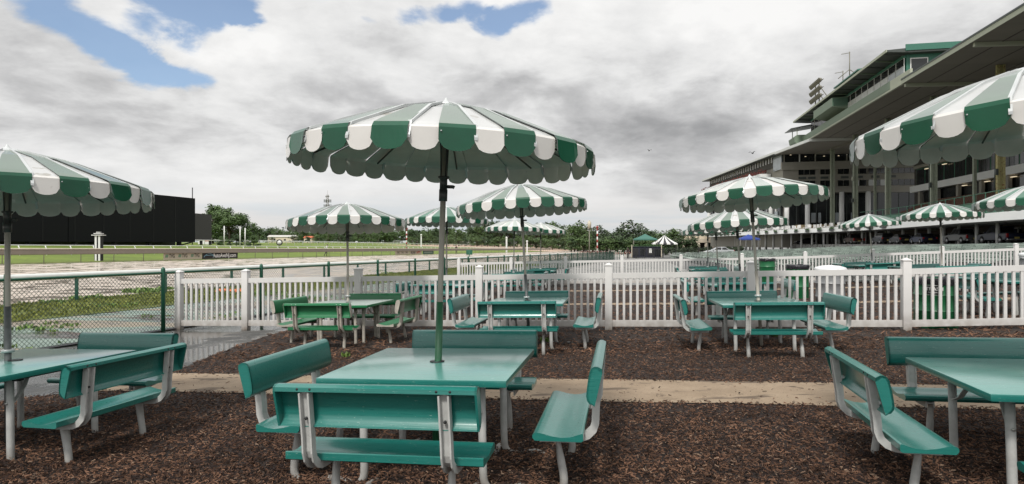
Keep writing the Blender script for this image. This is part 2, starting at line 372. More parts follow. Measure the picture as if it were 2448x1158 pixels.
def ground_mat(name, cols, scale, rough, bump, bscale, patches=None, wet=0.0, detail=8, bdist=.02, fine=None, wetdark=.55):
    """several noise scales of colour over the ground; wet = share of smooth puddled surface"""
    m = bpy.data.materials.new(name); m.use_nodes = True; t = m.node_tree; n = t.nodes; l = t.links; b = n['Principled BSDF']
    tcn = n.new('ShaderNodeTexCoord'); src = tcn.outputs['Object']
    nz = n.new('ShaderNodeTexNoise'); nz.inputs['Scale'].default_value = scale; nz.inputs['Detail'].default_value = detail; nz.inputs['Roughness'].default_value = .65; l.new(src, nz.inputs['Vector'])
    cr_ = n.new('ShaderNodeValToRGB'); l.new(nz.outputs['Fac'], cr_.inputs[0]); e = cr_.color_ramp.elements
    e[0].position = .32; e[0].color = (*cols[0], 1); e[1].position = .68; e[1].color = (*cols[-1], 1)
    for i, c in enumerate(cols[1:-1]): q = e.new(.32 + .36 * (i + 1) / (len(cols) - 1)); q.color = (*c, 1)
    out = cr_.outputs[0]
    if fine:
        f_ = n.new('ShaderNodeTexNoise'); f_.inputs['Scale'].default_value = fine[0]; f_.inputs['Detail'].default_value = 3; l.new(src, f_.inputs['Vector'])
        q = n.new('ShaderNodeMapRange'); q.inputs[1].default_value = .3; q.inputs[2].default_value = .7; q.inputs[3].default_value = 1 - fine[1]; q.inputs[4].default_value = 1 + fine[1]; l.new(f_.outputs['Fac'], q.inputs[0])
        vm = n.new('ShaderNodeVectorMath'); vm.operation = 'SCALE'; l.new(out, vm.inputs[0]); l.new(q.outputs[0], vm.inputs['Scale']); out = vm.outputs[0]
    for (pc, ps, th, st) in (patches or []):
        p = n.new('ShaderNodeTexNoise'); p.inputs['Scale'].default_value = ps; p.inputs['Detail'].default_value = 5; mp = n.new('ShaderNodeMapping'); mp.inputs['Scale'].default_value = st; mp.inputs['Location'].default_value = (th * 37, ps * 3, 0)
        l.new(src, mp.inputs[0]); l.new(mp.outputs[0], p.inputs['Vector'])
        q = n.new('ShaderNodeMapRange'); q.inputs[1].default_value = th; q.inputs[2].default_value = th + .05; l.new(p.outputs['Fac'], q.inputs[0])
        mx = n.new('ShaderNodeMix'); mx.data_type = 'RGBA'; l.new(q.outputs[0], mx.inputs[0]); l.new(out, mx.inputs[6]); mx.inputs[7].default_value = (*pc, 1); out = mx.outputs[2]
    b.inputs['Roughness'].default_value = rough
    bz = n.new('ShaderNodeTexNoise'); bz.inputs['Scale'].default_value = bscale; bz.inputs['Detail'].default_value = 6; l.new(src, bz.inputs['Vector'])
    bp = n.new('ShaderNodeBump'); bp.inputs['Strength'].default_value = bump; bp.inputs['Distance'].default_value = bdist
    l.new(bz.outputs['Fac'], bp.inputs['Height']); l.new(bp.outputs[0], b.inputs['Normal'])
    if wet:
        w = n.new('ShaderNodeTexNoise'); w.inputs['Scale'].default_value = .9; w.inputs['Detail'].default_value = 7; w.inputs['Roughness'].default_value = .62; l.new(src, w.inputs['Vector'])
        q = n.new('ShaderNodeMapRange'); q.inputs[1].default_value = .62 - .35 * wet; q.inputs[2].default_value = .70 - .35 * wet; l.new(w.outputs['Fac'], q.inputs[0])
        r_ = n.new('ShaderNodeMapRange'); l.new(q.outputs[0], r_.inputs[0]); r_.inputs[3].default_value = rough; r_.inputs[4].default_value = .06; l.new(r_.outputs[0], b.inputs['Roughness'])
        s_ = n.new('ShaderNodeMapRange'); l.new(q.outputs[0], s_.inputs[0]); s_.inputs[3].default_value = bump; s_.inputs[4].default_value = bump * .08; l.new(s_.outputs[0], bp.inputs['Strength'])
        d_ = n.new('ShaderNodeMapRange'); l.new(q.outputs[0], d_.inputs[0]); d_.inputs[3].default_value = 1; d_.inputs[4].default_value = wetdark
        vm = n.new('ShaderNodeVectorMath'); vm.operation = 'SCALE'; l.new(out, vm.inputs[0]); l.new(d_.outputs[0], vm.inputs['Scale']); out = vm.outputs[0]
    l.new(out, b.inputs['Base Color'])
    return m

ASPH = ground_mat('wet_asphalt', [(.030, .031, .029), (.048, .048, .046), (.075, .075, .07)], 1.2, .62, .5, 90, wet=.62, fine=(160, .3), bdist=.012)
TAR = ground_mat('apron_asphalt', [(.13, .128, .12), (.17, .168, .158), (.21, .206, .195)], .4, .6, .4, 60, wet=.3, fine=(50, .15))
MULCH = ground_mat('mulch_soil', [(.010, .0055, .004), (.020, .011, .0075), (.036, .020, .014)], 5, .9, 1.0, 34, fine=(70, .6), bdist=.05)
PATHM = ground_mat('path_concrete', [(.20, .148, .098), (.25, .188, .128), (.30, .232, .162)], 1.6, .85, .6, 120, patches=[((.08, .055, .036), 7, .635, (1, 1.6, 1)), ((.035, .022, .016), 34, .66, (1, 1, 1)), ((.11, .08, .055), 2.2, .60, (.6, 2, 1))], fine=(140, .16), bdist=.008)
GPAVE = ground_mat('green_pavement', [(.13, .175, .148), (.17, .225, .19), (.22, .28, .24)], 1.5, .5, .4, 60, patches=[((.25, .21, .155), .55, .50, (.7, 1.6, 1)), ((.075, .050, .040), .7, .575, (.6, 2.2, 1)), ((.02, .018, .015), 1.7, .66, (.45, 3.5, 1))], wet=.3, fine=(70, .2))
VERGE = ground_mat('verge_grass', [(.055, .06, .018), (.10, .125, .022), (.16, .19, .035)], 1.6, .9, 1.0, 40, patches=[((.11, .085, .05), 1.6, .62, (1, 1, 1))], fine=(45, .5), bdist=.05)
TRACK = ground_mat('track_sand', [(.36, .30, .25), (.45, .385, .32), (.52, .45, .385)], .5, .5, .55, 9, patches=[((.38, .32, .265), .8, .62, (.35, 2.8, 1))], wet=.42, fine=(12, .16), bdist=.035, wetdark=.92)
TURF = ground_mat('infield_turf', [(.075, .115, .012), (.105, .15, .015), (.14, .19, .020)], .12, .9, .6, 6, fine=(3, .22), patches=[((.17, .21, .055), .05, .60, (1, 1, 1))], bdist=.05)
DRY = ground_mat('far_sand', [(.38, .27, .20), (.44, .33, .25)], .2, .9, .4, 3)

# ================================================================ ground
vs_, us_ = [a for a, b in BV], [-900, -200, -60, -20, 20, 60, 120, 230, 500, 1000, 2500]
def add_ground():
    m = MB(); n = len(vs_)
    for u in us_:
        for v in vs_:
            x, y = xy(u, v); m.v.append((x, y, g(x, y)))
    for i in range(len(us_) - 1):
        for j in range(n - 1):
            m.f.append((i * n + j, i * n + j + 1, (i + 1) * n + j + 1, (i + 1) * n + j)); m.sm.append(False)
            m.m.append(0 if vs_[j] < -48.7 else 1)
    o = m.build('ground', [TURF, TAR]); 
    if o.data.polygons[0].normal.z < 0: o.data.flip_normals()
    tag(o, kind='structure')
add_ground()
sheet('race_track', uvpoly([(-60, -48.6), (-60, -17.0), (700, -17.0), (700, -48.6)]), TRACK, .02)
sheet('far_turn', uvpoly([(217, -120), (217, -48.6), (700, -48.6), (700, -120)]), DRY, .03)
sheet('infield_edge', uvpoly([(-60, -50.2), (-60, -48.65), (215, -48.65), (215, -50.2)]), VERGE, .025)
random.seed(3)
def wobble(a, b, n, amp):
    return [(a[0] + (b[0] - a[0]) * i / n + random.uniform(-amp, amp), a[1] + (b[1] - a[1]) * i / n + random.uniform(-amp, amp)) for i in range(n)]
sheet('grass_verge', uvpoly([(-20, -17.0)] + wobble((-20, -13.6), (60, -13.4), 50, .22) + [(60, -17.0)]), VERGE, .03)
sheet('green_pavement', uvpoly([(-20, -14.1), (-20, -10.28), (60, -10.28), (60, -13.9)]), GPAVE, .018)
# asphalt walk on the fence side of the tables
WALK = sheet('asphalt_walk', uvpoly([(-8, -10.15), (-8, -4.0), (16, -4.0), (16, -10.15)]), ASPH, .008)
# mulch bed, ragged edge towards the walk
edge_px = [(-900, 1500), (-250, 1050), (0, 966), (60, 955), (140, 944), (225, 934), (330, 915), (430, 884), (470, 868), (520, 848), (570, 829), (620, 812), (655, 800), (700, 789), (780, 768), (860, 745), (930, 725), (1000, 703), (1060, 690), (1120, 677)]
ep = [onground(*p) for p in edge_px]
rag = []
for a, b in zip(ep[:-1], ep[1:]): rag += wobble(a, b, 7, .045)
rag.append(ep[-1])
far_l = onground(1230, 668)
MULCH_POLY = rag + [far_l] + [at(1500, 25.0), at(2440, 22.2), (25, 18), (25, -3), (-8, -3)]
sheet('mulch_bed', MULCH_POLY, MULCH, .016)
DIRP = Vector((math.cos(R(-10.4)), math.sin(R(-10.4))))
def path(name, p0, p1, w, dz=.024, wob=.03):
    a, b = Vector(p0), Vector(p1); d = (b - a).normalized(); nn = Vector((-d.y, d.x)); n = 60
    l1 = [tuple(a + (b - a) * i / n + nn * (w / 2 + random.uniform(-wob, wob))) for i in range(n + 1)]
    l2 = [tuple(a + (b - a) * i / n - nn * (w / 2 + random.uniform(-wob, wob))) for i in range(n + 1)]
    sheet(name, l1 + l2[::-1], PATHM, dz)
pa = onground(262, 915); pb = onground(2448, 955)
PATH_A, PATH_B = Vector(pa), Vector(pb) + (Vector(pb) - Vector(pa)) * .8
path('concrete_path', PATH_A, PATH_B, .98)
for py, w in ((727, .55), (693, .55)):
    p = Vector(onground(1900, py)); path('concrete_path_strip', p - DIRP * (6.2 if py > 700 else 8.5), p + DIRP * 14, w, wob=.015)
kp = [onground(300, 826), onground(420, 797)]
# dark edging where the chain link fence stands
ed = uvpoly([(-4, -10.30), (-4, -10.12), (60, -10.12), (60, -10.30)]); sheet('fence_kerb_strip', ed, BLACKM, .03)

# ---------------------------------------------------------------- loose wood chips: nobody could count them
def inpoly(x, y, poly):
    c = False; j = len(poly) - 1
    for i in range(len(poly)):
        xi, yi = poly[i]; xj, yj = poly[j]
        if (yi > y) != (yj > y) and x < (xj - xi) * (y - yi) / (yj - yi) + xi: c = not c
        j = i
    return c
def chips(name, m, count, rng, size, poly=MULCH_POLY, avoid_path=True, seed=5, lift=.022):
    rs = np.random.RandomState(seed); V = []; Fc = []
    d = (PATH_B - PATH_A).normalized(); nn = Vector((-d.y, d.x))
    made = 0
    while made < count:
        y = rng[0] * (rng[1] / rng[0]) ** rs.rand()
        x = (rs.rand() - .5) * 2 * 1.05 * y
        if not inpoly(x, y, poly): continue
        if avoid_path:
            q = (Vector((x, y)) - PATH_A).dot(nn)
            if abs(q) < .40 + .13 * rs.rand() and (Vector((x, y)) - PATH_A).dot(d) > -.05 and rs.rand() > .012: continue
        L_ = size[0] * (1 + 1.9 * rs.rand() ** 2.2); w_ = size[1] * (.6 + rs.rand()); t_ = .003 + .003 * rs.rand()
        a = rs.rand() * 6.283; tl = (rs.rand() - .5) * .9; rl = (rs.rand() - .5) * .9
        ca, sa = math.cos(a), math.sin(a); z = g(x, y) + lift + rs.rand() * .012
        ax = np.array([ca * math.cos(tl), sa * math.cos(tl), math.sin(tl)]) * L_ / 2
        ay = np.array([-sa * math.cos(rl), ca * math.cos(rl), math.sin(rl)]) * w_ / 2
        up = np.array([0, 0, t_]); c0 = np.array([x, y, z])
        k = len(V); j1, j2 = .5 + rs.rand() * .5, .5 + rs.rand() * .5
        V += [c0 - ax - ay * j1, c0 + ax - ay * j2, c0 + ax + ay * j2, c0 - ax + ay * j1, c0 - ax * .95 - ay * j1 * .6 + up, c0 + ax * .9 - ay * j2 * .6 + up, c0 + ax * .9 + ay * j2 * .6 + up, c0 - ax * .95 + ay * j1 * .6 + up]
        Fc += [(k + 4, k + 5, k + 6, k + 7), (k, k + 1, k + 5, k + 4), (k + 1, k + 2, k + 6, k + 5), (k + 2, k + 3, k + 7, k + 6), (k + 3, k, k + 4, k + 7)]
        made += 1
    me = bpy.data.meshes.new(name); me.from_pydata([tuple(v) for v in V], [], Fc); me.materials.append(m); me.update()
    o = bpy.data.objects.new(name, me); COL.objects.link(o); return o
CHIP = mat('wood_chip', (.036, .019, .012), .85, spec=.2, col2=(.16, .088, .056), scale=2.2, island=.9)
CHIPL = mat('wood_chip_pale', (.12, .075, .048), .7, col2=(.26, .175, .12), scale=8, island=.5)
CHIPR = mat('wood_chip_dark', (.012, .0065, .005), .7, spec=.3, col2=(.03, .015, .011), scale=3, island=.6)
o = chips('wood_chips', CHIP, 98000, (2.3, 9.5), (.0165, .0062)); tag(o, 'brown shredded wood chips covering the bed around the tables', 'wood chips', kind='stuff')
o = chips('dark_wood_chips', CHIPR, 40000, (2.3, 9.5), (.018, .008), seed=6); tag(o, 'damp dark chips mixed through the mulch', 'wood chips', kind='stuff')
o = chips('pale_wood_chips', CHIPL, 6500, (2.3, 12), (.013, .0042), seed=8, lift=.032); tag(o, 'pale dry splinters lying on top of the mulch', 'wood chips', kind='stuff')
o = chips('far_wood_chips', CHIP, 16000, (8.5, 24), (.045, .018), seed=9); tag(o, 'brown wood chips beyond the first white fence', 'wood chips', kind='stuff')

# ---------------------------------------------------------------- weeds and grass tufts on the verge
def tufts(name, m, pts, seed=1, blades=14, h=.16, spread=.1, wd=.012):
    rs = np.random.RandomState(seed); V = []; Fc = []
    for (x, y, s) in pts:
        z = g(x, y) + .03
        for b in range(blades):
            a = rs.rand() * 6.283; r_ = rs.rand() * spread * s; bx, by = x + r_ * math.cos(a), y + r_ * math.sin(a)
            hh = h * s * (.5 + rs.rand()); ln = hh * (.2 + .6 * rs.rand()); a2 = rs.rand() * 6.283; w_ = wd * s * (.6 + rs.rand())
            px_, py_ = -math.sin(a2) * w_, math.cos(a2) * w_; k = len(V)
            V += [(bx - px_, by - py_, z), (bx + px_, by + py_, z), (bx + ln * .5 * math.cos(a2) + px_ * 1.5, by + ln * .5 * math.sin(a2) + py_ * 1.5, z + hh * .7), (bx + ln * .5 * math.cos(a2) - px_ * 1.5, by + ln * .5 * math.sin(a2) - py_ * 1.5, z + hh * .7), (bx + ln * math.cos(a2), by + ln * math.sin(a2), z + hh)]
            Fc += [(k, k + 1, k + 2, k + 3), (k + 3, k + 2, k + 4)]
    me = bpy.data.meshes.new(name); me.from_pydata(V, [], Fc); me.materials.append(m); o = bpy.data.objects.new(name, me); COL.objects.link(o); return o
rs = np.random.RandomState(11)
vp = []
for i in range(8200):
    u = -4 + 54 * rs.rand() ** 1.3; v = -13.8 - 3.0 * rs.rand(); vp.append((*xy(u, v), .35 + .5 * rs.rand()))
GRASSB = mat('grass_blade', (.12, .14, .022), .7, col2=(.20, .22, .038), scale=1.5, island=.35)
o = tufts('verge_grass_blades', GRASSB, vp, 12, 12, .07, .17, .008); tag(o, 'rough grass growing along the outer edge of the race track', 'grass', kind='stuff')
wp = []
for (px, py, n_, s_) in ((95, 786, 16, 1.2), (150, 786, 12, 1.1), (215, 715, 40, 1.5), (345, 700, 44, 2.1), (380, 695, 24, 1.8), (385, 760, 6, 1.0), (20, 838, 8, 1.2),
                         (700, 712, 22, 1.3), (745, 716, 22, 1.4), (790, 718, 12, 1), (930, 655, 12, 1.4), (905, 650, 8, 1), (640, 705, 30, 1.4), (560, 760, 10, 1), (130, 725, 30, 1.2), (270, 735, 30, 1.2)):
    c = onground(px, py)
    for i in range(n_): wp.append((c[0] + rs.randn() * .28, c[1] + rs.randn() * .30, s_ * (.5 + rs.rand() * .6)))
o = tufts('weeds', WEED, wp, 13, 12, .045, .09, .008); tag(o, 'leafy green weeds sprouting behind the chain link fence', 'weeds', kind='stuff')
wm = []
for (px, py, n_) in ((1303, 822, 7), (1852, 808, 12), (832, 858, 3), (690, 860, 2)):
    c = onground(px, py)
    for i in range(n_): wm.append((c[0] + rs.randn() * .035, c[1] + rs.randn() * .035, .55))
o = tufts('small_weeds', WEED, wm, 14, 8, .10, .06, .013); tag(o, 'small green weeds sprouting in the mulch under the tables', 'weeds', kind='stuff')

# raised car park in front of the grandstand
def gw0(t, s): a = R(11.2); return (t * math.cos(a) + s * math.sin(a), -t * math.sin(a) + s * math.cos(a))
def cpz(s): return EYE - .02 - .0022 * (s - 80)
m = MB()
for s_ in (10, 60, 100, 165):
    for (t_, z_) in ((38.0, -1.6), (38.1, 0), (62, 0), (62, -1.6)): q = gw0(t_, s_); m.v.append((q[0], q[1], cpz(s_) + z_))
for i in range(3):
    for j in range(4): m.f.append((i * 4 + j, i * 4 + (j + 1) % 4, (i + 1) * 4 + (j + 1) % 4, (i + 1) * 4 + j)); m.m.append(0); m.sm.append(False)
for k in (0, 12): m.f.append((k, k + 1, k + 2, k + 3)); m.m.append(0); m.sm.append(False)
o = m.build('car_park', TAR); o['kind'] = 'structure'

sheet('bench_area', [gw0(3.5, 31), gw0(3.5, 118), gw0(37.9, 118), gw0(37.9, 18), gw0(20, 22)], mat('bench_area_shaded_asphalt', (.055, .055, .052), .6, var=.2, scale=1), .012)  # extra dark sheet: shade under the bench rows painted into the asphalt
# ================================================================ picnic tables with four attached benches
HT, HS, BL = .70, .385, 1.08
SEAT_P = [(.735, .352), (.722, .368), (.722, .384), (.732, .394), (.752, .398), (.785, .392), (.83, .380), (.885, .372), (.935, .376), (.975, .388), (1.005, .398), (1.012, .394), (1.012, .358), (1.0, .350)]
BACK_O = [(1.128, .742), (1.126, .764), (1.104, .776), (1.085, .777), (1.068, .768), (1.057, .750), (1.046, .70), (1.038, .65), (1.034, .61), (1.038, .585), (1.052, .566), (1.078, .558), (1.080, .552)]
BACK_I = [(1.072, .552), (1.072, .562), (1.058, .576), (1.048, .592), (1.046, .61), (1.049, .65), (1.057, .70), (1.067, .742), (1.076, .758), (1.088, .765), (1.102, .762), (1.108, .752), (1.110, .744)]
ISEC = [(.022, -.029), (-.022, -.029), (-.022, -.021), (-.016, -.021), (-.016, .021), (-.022, .021), (-.022, .029), (.022, .029), (.022, .020), (-.008, .020), (-.008, -.020), (.022, -.020)]
def bend(p0, p1, p2, r, n=6):
    p0, p1, p2 = Vector(p0), Vector(p1), Vector(p2); a = p1 + (p0 - p1).normalized() * r; b = p1 + (p2 - p1).normalized() * r
    return [a * (1 - t) ** 2 + p1 * 2 * t * (1 - t) + b * t * t for t in [i / n for i in range(n + 1)]]
def make_table(kind):
    """kind 'teal' (four legs) or 'green' (old white-legged frame with a pair of legs at each corner)"""
    root = empty('picnic_table')
    pm = TEAL if kind == 'teal' else GREENP; tm = TEAL_TOP if kind == 'teal' else OLDTOP; lm = GREYTUBE if kind == 'teal' else WORNTUBE
    t = MB().box((0, 0, HT - .021), (1.17, 1.17, .042), 0, bev=.009)
    for f_i in range(len(t.f)):
        if sum(t.v[i][2] for i in t.f[f_i]) / len(t.f[f_i]) > HT - .004: t.m[f_i] = 1
    top = sharp(t.build('tabletop', [pm, tm], root))
    ring = MB().lathe([(.05, HT + .001), (.05, HT + .006), (.03, HT + .006)], 16, 0); ring.build('pole_grommet', DARKM, top)
    ap = MB()
    for y in (-.33, .33): ap.box((0, y, HT - .062), (.92, .05, .038), 0)
    for x in (-.34, .34): ap.box((x, 0, HT - .075), (.05, .70, .03), 0)
    ap.build('underframe', DARKM if kind == 'teal' else lm, root)
    for b in range(4):                        # four benches, the q axis points away from the table
        M = Matrix.Rotation(b * math.pi / 2 - math.pi / 2, 4, 'Z')     # b0 = -y side, b1 = +x, b2 = +y, b3 = -x
        be = empty('bench', parent=root)
        Q = lambda q, w, z: M @ Vector((q, w, z))
        def prof(poly, w0, w1, mb, sm=True): 
            vs = [Q(q, w0, z) for q, z in poly] + [Q(q, w1, z) for q, z in poly]; n = len(poly)
            mb.add(vs, [(i, (i + 1) % n, n + (i + 1) % n, n + i) for i in range(n)], 0, sm)
            mb.add(vs, [tuple(reversed(range(n))), tuple(range(n, 2 * n))], 0, False)
        s = MB(); prof(SEAT_P, -BL / 2, BL / 2, s); so_ = sharp(s.build('seat', pm, be), 50)
        s = MB(); prof(BACK_O + BACK_I[1:-1], -BL / 2, BL / 2, s)
        for w in (-BL / 2 + .006, BL / 2 - .006):        # closed ends of the hollow backrest
            prof([p for p in BACK_O] , w - .006, w + .006, s, False)
        if kind == 'green':
            for pr_ in (BACK_O, SEAT_P):
                for w0, w1 in ((BL / 2 + .001, BL / 2 + .004), (-BL / 2 - .004, -BL / 2 - .001)):
                    e = MB(); prof(pr_, w0, w1, e, False); e.build('end_cap', lm, be)
        sharp(s.build('backrest', pm, be), 50)
        for w in (-.37, .37):                 # channel section arm: under the seat, round the back, up the backrest
            pth = [(.745, .325), (.93, .325), (.985, .330), (1.030, .348), (1.062, .380), (1.076, .42), (1.080, .50), (1.092, .60), (1.106, .735)]
            a = MB().sweep([Q(q, w, z) for q, z in pth], ISEC, M.to_3x3() @ Vector((0, 1, 0)))
            ao = a.build('arm', lm if kind != 'teal' else GREYTUBE, be)
            bo = MB()
            bo.lathe([(0, .012), (.007, .010), (.009, .002), (.009, 0)], 8, 0, M @ Matrix.Translation((1.096, w, .60)) @ Matrix.Rotation(R(90), 4, 'Y'))
            bo.build('bolt', DARKM, ao)
            for w2 in (w - .035, w + .035): MB().lathe([(0, .006), (.006, .004), (.008, 0)], 8, 0, M @ Matrix.Translation((1.125, w2, .755)) @ Matrix.Rotation(R(90), 4, 'Y')).build('bolt', DARKM if kind == 'teal' else BOLT, ao)
        for w in (-.33, .33):                 # bench leg: flattened at the seat, bent at the ground towards the table
            pts = [Q(.845, w, .335), Q(.848, w, .28), Q(.862, w, .18), Q(.875, w, .10)] + [Vector(p) for p in bend(Q(.875, w, .10), Q(.885, w, -.022), Q(.70, w, -.036), .09)] + [Q(.72, w, -.030), Q(.62, w, -.030 if b in (0, 2) and kind == 'teal' else .004)]
            n = len(pts); fl = [(1.7, .45), (1.5, .6), (1.05, .95)] + [(1, 1)] * (n - 3)
            # flattening lies across the bench, so swap for the tube's own axes
            MB().tube(pts, .025, 12, 0, flat=fl if b in (1, 3) else fl).build('leg', lm, be)
            if b in (1, 3) or kind == 'green':
                e_ = .385 if kind == 'teal' else .40; wy = w * (1.06 if kind == 'teal' else .92)
                tp = [Vector(p) for p in [Q(e_, wy, HT - .05), Q(e_, wy, .30), Q(e_, wy, .10)]] + [Vector(p) for p in bend(Q(e_, wy, .10), Q(e_ + .005, wy, -.024), Q(.62, w, -.010), .085)] + [Q(.62, w, .004)]
                lg = MB().tube(tp, .025, 12).build('table_leg', lm, root)
                bo = MB()
                bo.lathe([(0, .012), (.009, .009), (.010, 0)], 8, 0, Matrix.Translation(Q(e_, wy + .026 * (1 if w > 0 else -1), .46)) @ M @ Matrix.Rotation(R(-90 if w > 0 else 90), 4, 'X'))
                bo.build('bolt', BOLT, lg)
                # curved flat brace from the leg up to the underframe
                br = [Q(e_, wy - .02 * (1 if w > 0 else -1), .46), Q(e_ - .02, wy * .80, .49), Q(e_ - .03, wy * .62, .56), Q(e_ - .04, wy * .50, HT - .06)]
                MB().sweep(bend(br[0], br[1], br[3], .08, 6) if 0 else br, [(-.004, -.016), (.004, -.016), (.004, .016), (-.004, .016)], M.to_3x3() @ Vector((1, 0, 0))).build('brace', lm, root)
            else:
                MB().tube([Q(.62, w, -.030), Q(.42, w, .002), Q(.16, w, -.035)], .025, 10).build('ground_rail', lm, root)
    return root
OLDTOP = mat('old_worn_tabletop', (.30, .36, .33), .38, var=.12, scale=4, bump=.1, bscale=6, stretch=(.8, 14, 1))
PT_TEAL = make_table('teal'); PT_GREEN = make_table('green')
used_t = {}
def place_table(kind, x, y, yaw, z, label, dz=0.0, row='picnic tables in the white fenced dining area'):
    proto = PT_TEAL if kind == 'teal' else PT_GREEN
    o = proto if kind not in used_t else copy_tree(proto); used_t[kind] = 1
    seat_on(o, x, y, R(yaw), z); tag(o, label, 'picnic table', row); return o
def zt(zrel): return zrel + EYE - HT
TABLES = [('teal', -.494, 4.20, -9.9, zt(-.802), 'teal square picnic table nearest the middle, its umbrella pole painted green at the foot'),
 ('teal', -3.94, 4.92, -12.5, zt(-.93), 'teal picnic table at the left edge beside the wet asphalt walk'),
 ('teal', 3.28, 3.746, -13.0, zt(-.797), 'teal picnic table cut by the right edge in the front row'),
 ('green', -2.76, 10.5, -10.5, zt(-.995), 'older green picnic table with rusty white legs and whitish top near the fence gate'),
 ('teal', .257, 9.50, -9.5, zt(-.872), 'teal picnic table behind the middle front one, against the white fence'),
 ('teal', 3.53, 8.85, -8.6, zt(-.822), 'teal picnic table in the second row whose umbrella pole leans'),
 ('teal', -1.64, 15.3, -10.5, None, 'teal table with a pale wet top just beyond the white fence, nearest the track'),
 ('teal', 4.87, 13.4, -10.5, None, 'teal table beyond the white fence right of the middle, trash barrels to its right'),
 ('teal', 9.85, 11.8, -10.5, None, 'teal table beyond the white fence by the TRASH barrel'),
 ('teal', 12.4, 18.0, -10.5, None, 'teal table beyond the fence under the umbrella in front of the grey pickup'),
 ('teal', .08, 21.2, -10.5, None, 'small looking teal table far down near the second white fence, left'),
 ('teal', 1.16, 25.0, -10.5, None, 'farthest teal table on the left, close against the second white fence'),
 ('teal', 6.35, 19.3, -10.5, None, 'teal table far back below the doubled row of umbrellas'),
 ('teal', 7.25, 23.0, -10.5, None, 'farthest teal table under the hindmost of the stacked umbrellas'),
 ('teal', 13.0, 22.4, -10.5, None, 'teal table far back under the umbrella before the parked cars')]
for t_ in TABLES: place_table(t_[0], t_[1], t_[2], t_[3], t_[4] if t_[4] is not None else g(t_[1], t_[2]) - .03, t_[5])

